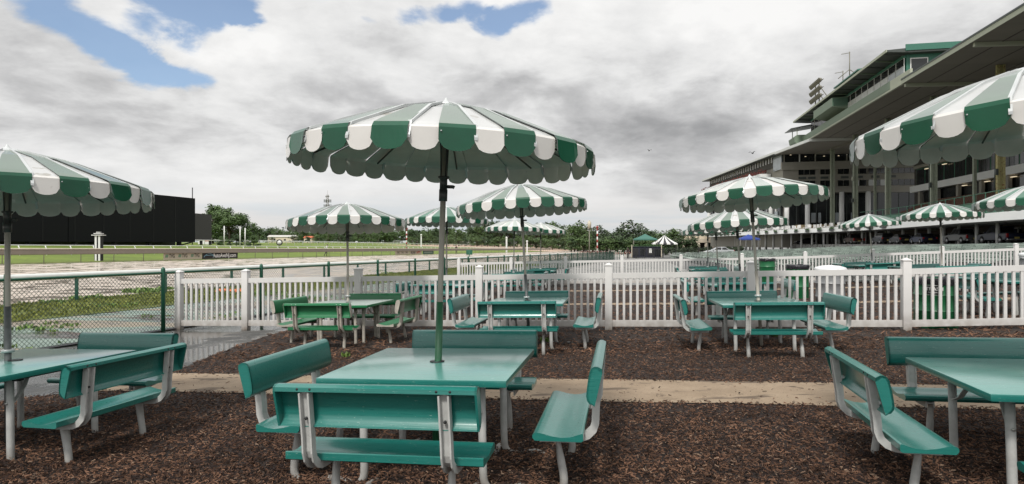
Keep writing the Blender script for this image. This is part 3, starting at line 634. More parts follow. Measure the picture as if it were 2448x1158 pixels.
# ================================================================ umbrellas
def make_umbrella(ncap=18, topm=0, pole_kind_=None, spin=0.0, rise=1.0, pole_kind='steel', low=.30, drop=0.0):
    """apex of the fixed metal canopy at local z = 0; the pole hangs below it"""
    root = empty('patio_umbrella')
    prof = [(.125, -.018), (.50, -.108), (1.0, -.290)]
    pair = 2 * math.pi / ncap; wg = pair * .555
    V = MB(); SC_ = 7
    def panel(a0, a1, mi, lift, vl):
        lift += random.uniform(-.003, .003); vl += random.uniform(-.004, .004); jr = random.uniform(-.007, .007)
        c = (a0 + a1) / 2; h = (a1 - a0) / 2
        def P(r, a, z): return (r * math.cos(a), r * math.sin(a), z)
        ro = 1.0 + (.010 if mi == 0 else 0.0)
        rows = [(.125, -.018 + lift * .4), (.50, -.118 + lift), (.93, -.285 + lift), (ro - .004, -.315 + lift * .8), (ro + .012 + jr, -.329)]
        # bottom edge: shallow scallop
        for side, (dr, mm) in enumerate(((0, mi), (-.005, 2))):
            k = len(V.v); cols_ = SC_ + 1
            for (r, z) in rows:
                for j in range(cols_):
                    f = j / SC_; a = a0 + (a1 - a0) * f; chord = math.cos(h) / math.cos(a - c)
                    V.v.append(P((r + dr) * chord, a, z + (dr if r < .99 else 0)))
            for j in range(cols_):
                f = j / SC_; a = a0 + (a1 - a0) * f; chord = math.cos(h) / math.cos(a - c); s_ = math.sqrt(max(0, 1 - (2 * f - 1) ** 2))
                V.v.append(P((ro + .016 + dr + jr * 2.2) * chord, a, -.325 - (vl * .56 + vl * .44 * s_)))
            nr = len(rows) + 1
            for i in range(nr - 1):
                for j in range(cols_ - 1):
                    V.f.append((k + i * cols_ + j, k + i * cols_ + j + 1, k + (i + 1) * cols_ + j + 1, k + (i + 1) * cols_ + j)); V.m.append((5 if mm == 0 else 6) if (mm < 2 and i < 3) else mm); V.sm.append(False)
            if side == 0: k0 = k
            else:           # close the rims so the sheet has thickness
                for i in range(nr - 1):
                    for j in (0, cols_ - 1):
                        V.f.append((k0 + i * cols_ + j, k0 + (i + 1) * cols_ + j, k + (i + 1) * cols_ + j, k + i * cols_ + j)); V.m.append(4); V.sm.append(False)
                for j in range(cols_ - 1):
                    i = nr - 1; V.f.append((k0 + i * cols_ + j, k0 + i * cols_ + j + 1, k + i * cols_ + j + 1, k + i * cols_ + j)); V.m.append(mi); V.sm.append(False)
    for i in range(ncap):
        a = spin + i * pair
        panel(a - wg / 2, a + wg / 2, 0, .012, .128)
        panel(a + wg / 2 - .006, a + pair - wg / 2 + .006, 1, 0.0, .128)
        # raised channel along one edge of every green panel, folded over the rim
        e = a + wg / 2; da = .013
        for (r0, z0), (r1, z1) in zip([(.14, -.006), (.50, -.100), (.990, -.296)], [(.50, -.100), (.990, -.296), (1.022, -.375)]):
            w0, w1 = da / max(r0, .3), da / max(r1, .3)
            pts = []
            for (r, z, w) in ((r0, z0, w0), (r1, z1, w1)):
                for s_ in (-1, 1):
                    for q in (0, -.016):
                        pts.append((r * math.cos(e + s_ * w * .7), r * math.sin(e + s_ * w * .7), z + q))
            k = len(V.v); V.v += pts
            for f_ in ((0, 2, 6, 4), (1, 5, 7, 3), (0, 4, 5, 1), (2, 3, 7, 6), (4, 6, 7, 5), (0, 1, 3, 2)): V.f.append(tuple(k + q for q in f_)); V.m.append(3); V.sm.append(False)
        for s_ in (-1,):    # rivets
            e2 = a + s_ * wg / 2 * .86
            V.box((1.022 * math.cos(e2), 1.022 * math.sin(e2), -.350), (.006, .006, .006), 3)
    if rise != 1.0: V.v = [(x_, y_, z_ * rise if z_ > -.33 else z_ + .33 * (1 - rise)) for x_, y_, z_ in V.v]
    me = bpy.data.meshes.new('canopy'); me.from_pydata(V.v, [], V.f)
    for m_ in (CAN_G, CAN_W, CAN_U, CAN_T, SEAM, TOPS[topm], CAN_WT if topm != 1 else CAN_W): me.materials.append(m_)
    me.polygons.foreach_set('material_index', V.m)
    can = bpy.data.objects.new('canopy', me); COL.objects.link(can); can.parent = root
    cp = MB().lathe([(.0, .012), (.05, .010), (.13, -.006), (.165, -.022), (.163, -.028), (.12, -.020), (0, -.012)], 30); cp.build('top_cap', CAN_T, root)
    MB().lathe([(0, .052), (.008, .044), (.016, .028), (.032, .014), (.045, .006), (.0, .0)], 14).build('finial', CAN_T, root)
    for i in range(9):
        a = spin + pair * (2 * i + .5)
        c, s = math.cos(a), math.sin(a)
        MB().tube([(.03 * c, .03 * s, -.045), (.50 * c, .50 * s, -.150 * rise), (.96 * c, .96 * s, -.332 * rise)], .007, 6).build('rib', IRON, root)
    for i in range(4):
        a = spin + i * math.pi / 2 + .5; c, s = math.cos(a), math.sin(a)
        MB().tube([(.023 * c, .023 * s, -.50), (.030 * c, .030 * s, -.30), (.055 * c, .055 * s, -.08)], .005, 6).build('strut', IRON, root)
    rn = MB().lathe([(.0, -.49), (.038, -.49), (.039, -.502), (.026, -.51), (.026, -.58), (.029, -.58), (.029, -.66), (.0, -.66)], 16); rn.build('runner', IRON if pole_kind != 'pale' else POLE_D, root)
    MB().tube([(.02, 0, -.56), (.065, 0, -.56), (.075, 0, -.565)], .012, 8).build('knob', IRON, root)
    L_ = drop
    MB().tube([(0, 0, -.01), (0, 0, -L_)], .0195, 14).build('pole', POLE, root)
    if pole_kind == 'green': MB().tube([(0, 0, -L_ + low + .42), (0, 0, -L_ - .01)], .0245, 14).build('lower_pole', POLE_G, root)
    else:
        MB().tube([(0, 0, -L_ + low + .40), (0, 0, -L_ - .01)], .0235, 14).build('lower_pole', POLE if pole_kind_ else POLE_D, root)
        MB().lathe([(.022, -L_ + low + .06), (.045, -L_ + low + .06), (.045, -L_ + low + .035), (.022, -L_ + low + .035)], 14).build('collar', CAN_T, root)
    return root
# apex pixel (x, y of the cap), distance, foot pixel x, pole kind, spin, label
UMB = [(1066, 251, 4.24, 1047, 866, 'green', 4.0, 'large green and white umbrella in the middle foreground, its pole painted green at the foot'),
 (17, 360, 4.98, 31, 856, 'steel', 2.0, 'green and white umbrella cut by the left edge, standing before the black video board'),
 (2462, 165, 3.88, 2520, 870, 'steel', -11.5, 'green and white umbrella cut by the right edge, overlapping the grandstand roof'),
 (830, 488, 10.9, 836, 722, 'steel', -3.3, 'umbrella over the older green table, the lattice mast just behind it'),
 (1243, 442, 9.65, 1259, 713, 'steel', 1.2, 'tilted umbrella right of and behind the large middle one, over the fence side table'),
 (1792, 425, 9.10, 1806, 718, 'steel', 9.0, 'umbrella with an almost white top in front of the grandstand windows'),
 (1068, 495, 15.2, 1068, 686, 'steel', 6.0, 'umbrella half hidden by the big middle pole, low over the trees'),
 (1759, 498, 13.4, 1768, 672, 'steel', 8.0, 'second in the stack of umbrellas left of the grandstand, right behind the white topped one'),
 (2479, 440, 11.8, 2485, 670, 'steel', 8.0, 'umbrella at the right edge above the parked pickup with a rack'),
 (2247, 488, 18.0, 2249, 640, 'steel', .5, 'umbrella between two others above the grey pickup truck'),
 (1230, 525, 21.6, 1228, 640, 'steel', 2.0, 'small looking umbrella low over the trees right of the big pole'),
 (1293, 534, 25.2, 1292, 640, 'steel', 12.0, 'smallest umbrella before the dark trees, half behind its neighbour'),
 (1709, 524, 19.3, 1716, 650, 'steel', 15.0, 'third in the stack of umbrellas left of the grandstand'),
 (1692, 534, 23.4, 1691, 645, 'dark', 1.0, 'hindmost of the stacked umbrellas, on a dark green pole'),
 (2077, 514, 22.8, 2084, 640, 'steel', 7.0, 'striped umbrella with a pointed tip before the parked cars')]
UG = 'green and white scalloped umbrellas over the picnic tables'
for i, (px, py, d, fx, fy, pk, spin, lab) in enumerate(UMB):
    x, y = at(px, d); z = EYE - (py - CY) / F * d
    x2 = at(fx, d)[0]; zf = EYE - (fy - CY) / F * d          # where the pole meets the tabletop
    ax_ = Vector((x - x2, {0: -.008, 2: .02, 3: .065, 4: .03, 5: .06, 7: .04}.get(i, .03) * (z - zf), z - zf)).normalized()
    gl = g(x2, y); drop = (z - gl) / ax_.z
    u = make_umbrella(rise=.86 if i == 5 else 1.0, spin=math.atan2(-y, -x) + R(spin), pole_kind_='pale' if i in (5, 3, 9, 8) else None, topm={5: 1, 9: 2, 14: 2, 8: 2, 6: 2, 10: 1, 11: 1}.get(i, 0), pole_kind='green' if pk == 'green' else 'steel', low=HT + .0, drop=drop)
    q = Vector((0, 0, 1)).rotation_difference(ax_); u.rotation_euler = q.to_euler(); u.location = (x, y, z)
    tag(u, lab, 'umbrella', UG)

# ================================================================ white picket fences
def picket_bay(L_, gap=.118, w=.042, H=1.08, z0=0.0, z1=0.0, skip=()):
    """bay along +x from 0 to L_, its ground dropping from z0 to z1"""
    m = MB(); s = (z1 - z0) / L_
    def bar(x0, x1, zb, zt_, t):
        m.prism([(x0, zb + z0 + s * x0), (x1, zb + z0 + s * x1), (x1, zt_ + z0 + s * x1), (x0, zt_ + z0 + s * x0)], -t / 2, t / 2, 'y')
    bar(.058, L_ - .058, H - .14, H - .045, .045); bar(.058, L_ - .058, .075, .185, .045)
    n = int((L_ - .12) / gap); g0 = (L_ - n * gap) / 2 + gap / 2
    for i in range(n):
        if i in skip: continue
        x = g0 + i * gap; m.prism([(x - w / 2 + random.uniform(-.006, .006), .18 + z0 + s * x), (x + w / 2, .18 + z0 + s * x), (x + w / 2 + random.uniform(-.003, .003), H - .13 + z0 + s * x), (x - w / 2, H - .13 + z0 + s * x)], -.017, .017, 'y')
    return m
def fence_post_mesh(H=1.2, s=.127):
    m = MB().box((0, 0, H / 2 - .03), (s, s, H - .0), 0, bev=.005)
    c = MB(); c.box((0, 0, H - .022), (s + .016, s + .016, .02), 0); h = s / 2 + .003
    c.add([(-h, -h, H - .012), (h, -h, H - .012), (h, h, H - .012), (-h, h, H - .012), (0, 0, H + .022)], [(0, 1, 4), (1, 2, 4), (2, 3, 4), (3, 0, 4), (3, 2, 1, 0)])
    return m.mesh('post', WHITE), c.mesh('cap', WHITE)
PM, PC = fence_post_mesh()
def picket_fence(pts, label, H=1.08):
    root = empty('picket_fence', (pts[0][0], pts[0][1], g(*pts[0]))); O = Vector(root.location)
    for i, (x, y) in enumerate(pts):
        a = bpy.data.objects.new('post', PM); COL.objects.link(a); a.parent = root; a.location = Vector((x, y, g(x, y))) - O
        d = Vector(pts[min(i + 1, len(pts) - 1)]) - Vector(pts[max(i - 1, 0)]); a.rotation_euler = (0, 0, math.atan2(d.y, d.x))
        c = bpy.data.objects.new('cap', PC); COL.objects.link(c); c.parent = a
    for (x0, y0), (x1, y1) in zip(pts[:-1], pts[1:]):
        L_ = math.hypot(x1 - x0, y1 - y0); m = picket_bay(L_, H=H, z0=0, z1=g(x1, y1) - g(x0, y0))
        b = m.build('panel', WHITE, root); b.location = Vector((x0, y0, g(x0, y0))) - O; b.rotation_euler = (0, 0, math.atan2(y1 - y0, x1 - x0))
    tag(root, label, 'fence'); return root
def line_pts(p0, dirv, px_list):
    out = []
    for px in px_list:
        k = (px - CX) / F      # x = k*y on the line p0 + t*dir
        t = (k * p0[1] - p0[0]) / (dirv[0] - k * dirv[1]); out.append((p0[0] + t * dirv[0], p0[1] + t * dirv[1]))
    return out
fd = (math.cos(R(-10.5)), math.sin(R(-10.5)))
p1 = at(1455, 11.15)
F1 = line_pts(p1, fd, [428, 588, 857, 1146, 1455, 1795, 2166])
e = F1[-1]; st = (F1[-1][0] - F1[-2][0], F1[-1][1] - F1[-2][1]); F1 += [(e[0] + k * st[0], e[1] + k * st[1]) for k in (1, 2, 3, 4)]
picket_fence(F1, 'long white vinyl picket fence just behind the second row of tables')
F2 = line_pts(at(1487, 25.6), fd, [1097, 1222, 1352, 1487, 1628, 1774, 1925, 2086, 2252, 2429, 2620])
picket_fence(F2, 'farther white vinyl picket fence in front of the green bench rows')

# ================================================================ green chain link fence
def chain_fence(u0, u1, v, posts, label):
    root = empty('chain_link_fence', (*xy(u0, v), g(*xy(u0, v)))); O = Vector(root.location); H = 1.18
    def Z(u): return g(*xy(u, v))
    pitch = .075; wr = .0032
    def W_(u, h): x, y = xy(u, v); return Vector((x, y, Z(u) + h)) - O
    V = []; Fc = []
    n = int((u1 - u0) / pitch); nh = int((H - .05) / pitch)
    for k in range(-nh, n):
        for sgn in (1, -1):
            a0, a1 = (0, nh); pts = []
            for h in (0, nh):
                uu = k + (h if sgn > 0 else nh - h)
                pts.append([uu, h])
            # clip to the run
            (ua, ha), (ub, hb) = pts
            def clip(ua, ha, ub, hb):
                for (lim, lo) in ((0, True), (n, False)):
                    for sw in (0, 1):
                        if (lo and ua < lim) or (not lo and ua > lim):
                            if ub == ua: return None
                            t = (lim - ua) / (ub - ua)
                            if t < 0 or t > 1: return None
                            ua, ha = lim, ha + (hb - ha) * t
                        ua, ha, ub, hb = ub, hb, ua, ha
                return ua, ha, ub, hb
            r_ = clip(ua, ha, ub, hb)
            if not r_: continue
            ua, ha, ub, hb = r_
            A = W_(u0 + ua * pitch, .04 + ha * pitch); B = W_(u0 + ub * pitch, .04 + hb * pitch)
            d = (B - A); 
            if d.length < .02: continue
            d.normalize(); nn = Vector((VS[0], VS[1], 0)); s_ = d.cross(nn).normalized(); k0 = len(V); off = nn * (wr * sgn)
            for P_ in (A, B):
                V += [P_ + off + s_ * wr * .9, P_ + off - s_ * wr * .9 + nn * wr, P_ + off - s_ * wr * .9 - nn * wr]
            Fc += [(k0, k0 + 1, k0 + 4, k0 + 3), (k0 + 1, k0 + 2, k0 + 5, k0 + 4), (k0 + 2, k0, k0 + 3, k0 + 5)]
    me = bpy.data.meshes.new('wire_mesh'); me.from_pydata([tuple(p) for p in V], [], Fc); me.materials.append(CHAINW)
    o = bpy.data.objects.new('wire_mesh', me); COL.objects.link(o); o.parent = root
    us = [u0 + (u1 - u0) * i / 30 for i in range(31)]
    MB().tube([W_(u, H) for u in us], .019, 8).build('top_rail', FGREEN, root)
    pmesh = MB().tube([(0, 0, -.05), (0, 0, 1.24), (0, 0, 1.27), (0, 0, 1.29)], [.040, .040, .034, .010], 12).mesh('post', FGREEN)
    for u in posts:
        a = bpy.data.objects.new('post', pmesh); COL.objects.link(a); a.parent = root; a.location = W_(u, 0)
    tag(root, label, 'fence'); return root
V_CH = -10.15; y_p = V_CH / ((390 - CX) / F * VS[0] + VS[1]); u_p = uv((390 - CX) / F * y_p, y_p)[0]
ups = [u_p + 2.95 * i for i in range(-4, 31)]
chain_fence(u_p - 11.8, u_p + 76, V_CH, ups, 'green chain link fence on dark green posts along the race track')

# ================================================================ race track rails
def rail_fence(name, v, u0, u1, step, h, label, m_rail, m_post, rr=.06, cover=None, lean=0.0, pr=.022, first=None, H0=None, sink=0.0):
    O = Vector((*xy(u0, v), g(*xy(u0, v)))); root = empty(name, O)
    def Wp(u, dv, z): x, y = xy(u, v + dv); return Vector((x, y, g(*xy(u, v)) + z)) - O
    us = np.linspace(u0, u1, max(8, int((u1 - u0) / 8)))
    MB().tube([Wp(u, 0, h) for u in us], rr, 10).build('rail', m_rail, root)
    if cover:
        m = MB(); w, t = cover
        for a, b in zip(us[:-1], us[1:]):
            vs = [Wp(u, dv, z) for u in (a, b) for dv, z in ((-w * .1, h + .02), (w, h - .40), (w, h - .44), (-w * .1, h - .06))]
            m.add(vs, [(0, 1, 5, 4), (1, 2, 6, 5), (2, 3, 7, 6), (3, 0, 4, 7)])
        m.build('rail_cover', t, root)
    pmesh = MB().tube([(lean * .25, 0, h - .02), (lean * .12, 0, h * .8), (0, 0, h * .55), (0, 0, -.25)], pr, 6).mesh('post', m_post)
    n = 0; u = u0 if first is None else first
    while u < u1 and n < 98:
        a = bpy.data.objects.new('post', pmesh); COL.objects.link(a); a.parent = root; a.location = Wp(u, -lean * .25, 0); a.rotation_euler = (0, 0, -TA)
        u += step; n += 1
    tag(root, label, 'railing'); return root
RAILBR = mat('rail_brown_cover', (.105, .082, .06), .6, var=.15, scale=1)
RAILC = mat('rail_cream', (.50, .45, .37), .5, var=.08)
RAILP = mat('rail_post_grey', (.16, .15, .12), .6)
OUTR = mat('outer_rail_paint', (.60, .62, .60), .4, var=.05)
TEALP = mat('rail_post_teal', (.05, .17, .13), .5)
a0 = 1480 * 50.3 / (1650 - 8); cu, cv = uv(*at(8, a0))
rail_fence('inner_rail', cv, cu - 9.15, 217, 3.05, 1.17, 'long brown and cream inner rail of the race track on thin bent posts', RAILC, RAILP, .055, cover=(.30, RAILBR), lean=.5, pr=.03)
ou, ov = uv(*at(183, 1480 * 17.2 / (1650 - 183)))
rail_fence('outer_rail', ov, ou - 15.25, ou + 78, 3.05, .74, 'thick whitish outer rail of the race track behind the chain link fence', OUTR, TEALP, .095, pr=.05)
for v, h, u0, u1, lab in ((-60, .95, 5, 235, 'white turf course rail nearest behind the brown rail'), (-92, .95, 30, 260, 'middle white rail crossing the green infield'), (-128, .95, 60, 300, 'farthest white rail in the infield before the tree line')):
    rail_fence('turf_rail', v, u0, u1, 2.5 if v == -60 else 3.2, h, lab, WHITEM, WHITEM, .05 if v > -70 else .07, lean=-.9 if v > -70 else 0, pr=.05)
# far turn rail
fr = empty('turn_rail', (*at(1200, 300), g(*at(1200, 300)))); O = Vector(fr.location)
tp = [Vector((*at(px, d), 0)) for px, d in ((940, 330), (1060, 318), (1180, 305), (1300, 296), (1400, 290), (1490, 288))]
for p in tp: p.z = g(p.x, p.y)
MB().tube([p + Vector((0, 0, 1.6)) - O for p in tp], .12, 6).build('rail', WHITEM, fr)
for a, b in zip(tp[:-1], tp[1:]):
    for i in range(6):
        p = a + (b - a) * i / 6; MB().tube([p - O, p + Vector((0, 0, 1.6)) - O], .06, 5).build('post', WHITEM, fr)
tag(fr, 'distant pale rail around the far turn below the dark trees', 'railing')

# ================================================================ barrels
BARG = mat('barrel_green', (.010, .115, .042), .42, var=.15, scale=6, spots=((.25, .3, .25), 40, .78))
BARW = mat('barrel_bag_white', (.72, .73, .74), .35, bump=.8, bscale=12)
BAGB = mat('bag_black', (.012, .012, .016), .28, bump=.9, bscale=20)
BARGR = mat('bag_grey', (.20, .205, .21), .4, bump=.8, bscale=18)
def barrel(px, y, label, zt_=.88, r=.292, body=BARG, bag=BAGB, sign=False, lid=None):
    x, _ = at(px, y); b = empty('trash_barrel', (x, y, g(x, y)))
    h = zt_; pr = [(0, 0), (r, 0), (r + .004, .01)]
    for z in (h * .36, h * .68): pr += [(r - .002, z - .02), (r + .012, z), (r - .002, z + .02)]
    pr += [(r, h - .02), (r + .008, h - .01), (r + .006, h), (r - .02, h), (r - .02, h - .3), (0, h - .3)]
    sharp(MB().lathe(pr, 32).build('barrel_body', body, b), 40)
    ws = MB(); pts = [(r + .012, h - .09), (r + .016, h - .03), (r + .010, h + .014), (r - .02, h + .02), (r - .04, h - .10)]
    for k in range(36):
        for (rr_, z) in pts:
            a = 2 * math.pi * k / 36; q = rr_ + random.uniform(-.006, .006); ws.v.append((q * math.cos(a), q * math.sin(a), z + random.uniform(-.02, .008)))
    n = len(pts)
    for k in range(36):
        for i in range(n - 1): ws.f.append((k * n + i, ((k + 1) % 36) * n + i, ((k + 1) % 36) * n + i + 1, k * n + i + 1)); ws.m.append(0); ws.sm.append(True)
    ws.build('liner_bag', bag, b)
    if lid:
        MB().lathe([(r + .03, h - .02), (r + .035, h + .02), (r + .01, h + .05), (r * .6, h + .085), (0, h + .10)], 28).build('lid', lid, b)
    if sign:
        s_ = MB(); fa = math.atan2(-y, -x) - .06; a0, a1 = fa - .36, fa + .36; z0, z1 = h - .26, h - .11
        for i in range(9):
            a = a0 + (a1 - a0) * i / 8
            for z in (z0, z1): s_.v.append(((r + .008) * math.cos(a), (r + .008) * math.sin(a), z))
        for i in range(8): s_.f.append((2 * i, 2 * i + 2, 2 * i + 3, 2 * i + 1)); s_.m.append(0); s_.sm.append(True)
        lb = s_.build('sign_label', BLACKM, b)
        for txt, sz, z, sx_ in (('TRASH', .078, h - .165, 1.05), ('No Recyclables', .026, h - .222, 1.0)):
            me = text_mesh(txt, sz, .0005, .0016 if sz > .05 else .0004)
            for v in me.vertices:
                a = (a0 + a1) / 2 + v.co.x * sx_ / r; zz = z + v.co.y
                v.co = ((r + .0095 + v.co.z) * math.cos(a), (r + .0095 + v.co.z) * math.sin(a), zz)
            me.materials.clear(); me.materials.append(WHITEM); o = bpy.data.objects.new('lettering', me); COL.objects.link(o); o.parent = lb
        for z in (z0 - .006, z1 + .006):
            q = MB(); 
            for i in range(9):
                a = a0 + (a1 - a0) * i / 8
                for zz in (z - .003, z + .003): q.v.append(((r + .009) * math.cos(a), (r + .009) * math.sin(a), zz))
            for i in range(8): q.f.append((2 * i, 2 * i + 2, 2 * i + 3, 2 * i + 1)); q.m.append(0); q.sm.append(True)
            q.build('label_border', WHITEM, lb)
    tag(b, label, 'trash barrel'); return b
barrel(2237, 10.55, 'green steel barrel lettered TRASH behind the near white fence', .84, r=.32, sign=True)
barrel(1906, 17.2, 'dark green barrel with a black liner between the two white fences', .92)
barrel(1985, 13.6, 'barrel under a white covered top beyond the near white fence', .92, body=BARGR, bag=BARW, lid=BARW)
barrel(1834, 24.4, 'green barrel standing right at the farther white fence', .98, body=BARG)
barrel(2470, 17.0, 'white topped barrel at the right edge beyond the table', .95, body=BARGR, bag=BARW, lid=BARW)
# ================================================================ grandstand (local axes: X away from the track, Y along it)
GA = R(11.2); GT = math.tan(GA)
def gl(a, y):       # photo-derived line constant a and distance y -> local (t, s)
    x = a + GT * y; return (x * math.cos(GA) - y * math.sin(GA), x * math.sin(GA) + y * math.cos(GA))
def s_px(px, a):
    k = (px - CX) / F; y = a / (k - GT); return gl(a, y)[1]
FASC = mat('fascia_sage_green', (.155, .205, .15), .6, var=.08, scale=.5)
FASCP = mat('fascia_pale', (.36, .38, .30), .6, var=.06, scale=.5)
SOFF = mat('soffit_panels', (.175, .163, .14), .8, var=.10, scale=.3, stretch=(.2, 2, 1))
SOFFL = mat('soffit_joint', (.06, .055, .05), .8)
ROOFE = mat('roof_edge_dark', (.05, .06, .055), .5)
SIDG = mat('green_siding', (.030, .14, .095), .5, var=.08, scale=1)
TRIMG = mat('green_roof_trim', (.035, .14, .10), .5)
GLASSD = mat('dark_window_glass', (.010, .012, .013), .12, var=.1, scale=.4)
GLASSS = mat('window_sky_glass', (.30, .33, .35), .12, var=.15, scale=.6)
GLASSP = mat('blind_panel', (.50, .51, .50), .4, var=.1, scale=1)
WALLP = mat('clubhouse_wall', (.25, .238, .205), .85, var=.06, scale=.6, bump=.2, bscale=3)
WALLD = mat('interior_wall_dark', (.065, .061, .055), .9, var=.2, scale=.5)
DECKW = mat('deck_fascia_white', (.62, .63, .62), .6, var=.05, scale=.3)
COLG = mat('column_green', (.27, .30, .23), .55, var=.15, scale=2, spots=((.16, .10, .03), 3, .68))
COLRUST = mat('column_rusty', (.33, .30, .14), .7, var=.25, scale=3, spots=((.16, .06, .02), 4, .60))
TIER = mat('seating_tier', (.075, .060, .048), .8, var=.2, scale=1)
SEATB = mat('seat_brown', (.13, .062, .040), .7, var=.2, scale=4)
RAILG = mat('railing_green', (.05, .16, .10), .5)
BUFF = mat('buff_wall', (.42, .33, .20), .8)
CREAM = mat('cream_wall', (.55, .48, .38), .85, var=.06, scale=1)
FLOWER = mat('red_flowers', (.115, .03, .024), .8, var=.5, scale=2, island=.5)
LEAFP = mat('planter_leaves', (.05, .11, .035), .8, island=.5)
LAMPM = bpy.data.materials.new('ceiling_lamp_glow'); LAMPM.use_nodes = True
_b = LAMPM.node_tree.nodes['Principled BSDF']; _b.inputs['Emission Color'].default_value = (1, .8, .5, 1); _b.inputs['Emission Strength'].default_value = .55

GS = empty('grandstand', (0, 0, 0), -GA)
def zz(z): return z + EYE
def gbox(name, t0, t1, s0, s1, z0, z1, m, parent=None, bev=0):
    return MB().box(((t0 + t1) / 2, (s0 + s1) / 2, zz((z0 + z1) / 2)), (t1 - t0, s1 - s0, z1 - z0), 0, bev=bev).build(name, m, parent if parent is not None else GS)
tA = gl(38, 80)[0]; sA0, sA1, sB1 = 22.0, s_px(2156, 38), s_px(1908, 38.5)
# near roof A and its soffit
rf = MB(); E0, E1 = .597 * 38, .614 * 38
rf.prism([(tA, zz(E0)), (tA, zz(E1)), (tA + 3, zz(E1 + .5)), (tA + 34, zz(E1 + 2.2)), (tA + 34, zz(E0 - .9)), (tA + .6, zz(E0))], sA0, sA1, 'y')
roofA = rf.build('roof', SOFF, GS)
gbox('roof_edge', tA - .12, tA + .25, sA0, sA1 + .1, E1 - .10, E1 + .12, ROOFE, roofA)
gbox('fascia', tA - .06, tA - .003, sA0, sA1, E0, E1 - .102, FASCP, roofA)
for px in (2156, 2321): 
    s = s_px(px, 38) - (.25 if px == 2156 else 0)
    MB().prism([(tA + .3, zz(E0 - .45)), (tA + .3, zz(E0 - .01)), (tA + 33, zz(E0 - .86)), (tA + 33, zz(E0 - 1.3))], s - .22, s + .22, 'y').build('cross_beam', FASCP, GS)
for k in range(9):
    t = tA + 3 + 3.4 * k; z = E0 - .9 * (t - tA) / 34
    gbox('soffit_joint', t, t + .12, sA0, sA1 - .5, z - .03, z + .02, SOFFL, roofA)
# roof B with the press box on it
tB = gl(38.5, 100)[0]; zB0 = .594 * 38.5; zB1 = .637 * 38.5
rb = MB().prism([(tB, zz(zB0)), (tB, zz(zB0 + .5)), (tB + 34, zz(zB0 + .5)), (tB + 34, zz(zB0 - .9)), (tB + .5, zz(zB0))], sA1 + .02, sB1, 'y').build('roof', SOFF, GS)
gbox('roof_edge', tB - .25, tB + .1, sA1 + .12, sB1 + .1, zB0 - .05, zB0 + .22, FASCP, rb)
for k in range(9):
    t = tB + 3 + 3.4 * k; z = zB0 - .9 * (t - tB) / 34
    gbox('soffit_joint', t, t + .12, sA1 + 1, sB1 - .3, z - .03, z + .02, SOFFL, rb)
s_mid = s_px(2128, 38.5)
PB = MB(); gbox('parapet', tB, tB + .3, s_mid, sB1 - 4, zB0 + .225, zB1, FASC)
gbox('parapet', tB - .01, tB + .3, sA1 - 1.5, s_mid - .002, zB0 + .225, zB1 - .05, FASCP)
# press box: window wall at t = tw, eaves carried out over it
tw = gl(40, 100)[0]; zs, zt2, ze = zB1 - .15, .69 * 40, .754 * 37.5
sP0 = s_px(2161, 40); sP1 = sB1 - 5
gbox('press_box_floor', tB + .31, tw + 9, sP0 + .02, sP1, zB0 + .52, zB1 - .3, WALLD)
gbox('press_box_wall', tw + .3, tw + 9, sP0, sP1, zs - .1, zt2 + .5, SIDG)
gbox('window_sill', tw - .02, tw + .28, sP0, sP1, zs - .15, zs + .25, FASCP)
nb = 17; ws = (sP1 - sP0) / nb
for i in range(nb):
    s0, s1 = sP0 + i * ws, sP0 + (i + 1) * ws
    blind = 2 <= i <= 11
    fr_ = gbox('window', tw + .02, tw + .10, s0 + .05, s1 - .05, zs + .26, zt2, WHITEM)
    zc_ = zs + .26 + (zt2 - zs - .26) * .60; m2 = MB()
    gbox('pane', tw - .03, tw + .018, s0 + .18, s1 - .16, zs + .34, zc_ - .06, GLASSP if blind else (GLASSS if i < 2 else GLASSD), fr_)
    for j in range(2):
        a_ = s0 + .18 + (s1 - s0 - .34) * j / 2
        gbox('pane', tw - .03, tw + .018, a_, a_ + (s1 - s0 - .34) / 2 - .07, zc_ + .02, zt2 - .07, GLASSD, fr_)
gbox('wall_band', tw - .05, tw + .28, sP0, sP1, zt2 + .01, zt2 + .45, SIDG)
ev = MB().prism([(tB - 1.25, zz(ze)), (tB - 1.25, zz(ze + .28)), (tw + 10, zz(ze + .95)), (tw + 10, zz(ze - .2)), (tw + .4, zz(zt2 + .46))], sP0 - 1.2, sB1 - 1, 'y').build('press_box_roof', ROOFE, GS)
gbox('eave_edge', tB - 1.36, tB - 1.252, sP0 - 1.2, sB1 - 1, ze - .02, ze + .36, FASCP, ev)
gbox('roof_trim', tB + 1.2, tw + 10, sP0 - 1.34, sP0 - 1.202, ze + .05, ze + .95, TRIMG, ev)
for k in range(15):
    s = sP0 + (sP1 - sP0) * k / 14
    MB().prism([(tB - 1.2, zz(ze - .12)), (tB - 1.2, zz(ze - .005)), (tw + .1, zz(zt2 + .47)), (tw + .1, zz(zt2 + .3))], s - .10, s + .10, 'y').build('rafter', FASC if k % 2 else ROOFE, ev)
# end wall of the press box: siding ribs, one big window, a white downpipe
for k in range(26):
    t = tw + .35 + k * .33
    if tw + .9 < t < tw + 3.1: continue
    gbox('siding_rib', t, t + .08, sP0 - .05, sP0 - .003, zs + .2, zt2 + .45, TRIMG)
wf = gbox('window', tw + .8, tw + 3.2, sP0 - .12, sP0 - .055, zs + .5, zt2 - .1, WHITEM)
gbox('pane', tw + .95, tw + 3.05, sP0 - .14, sP0 - .122, zs + .65, zt2 - .25, GLASSD, wf)
gbox('downpipe', tw + 5.4, tw + 5.6, sP0 - .3, sP0 - .1, zs + .1, zt2 + .5, WHITEM)
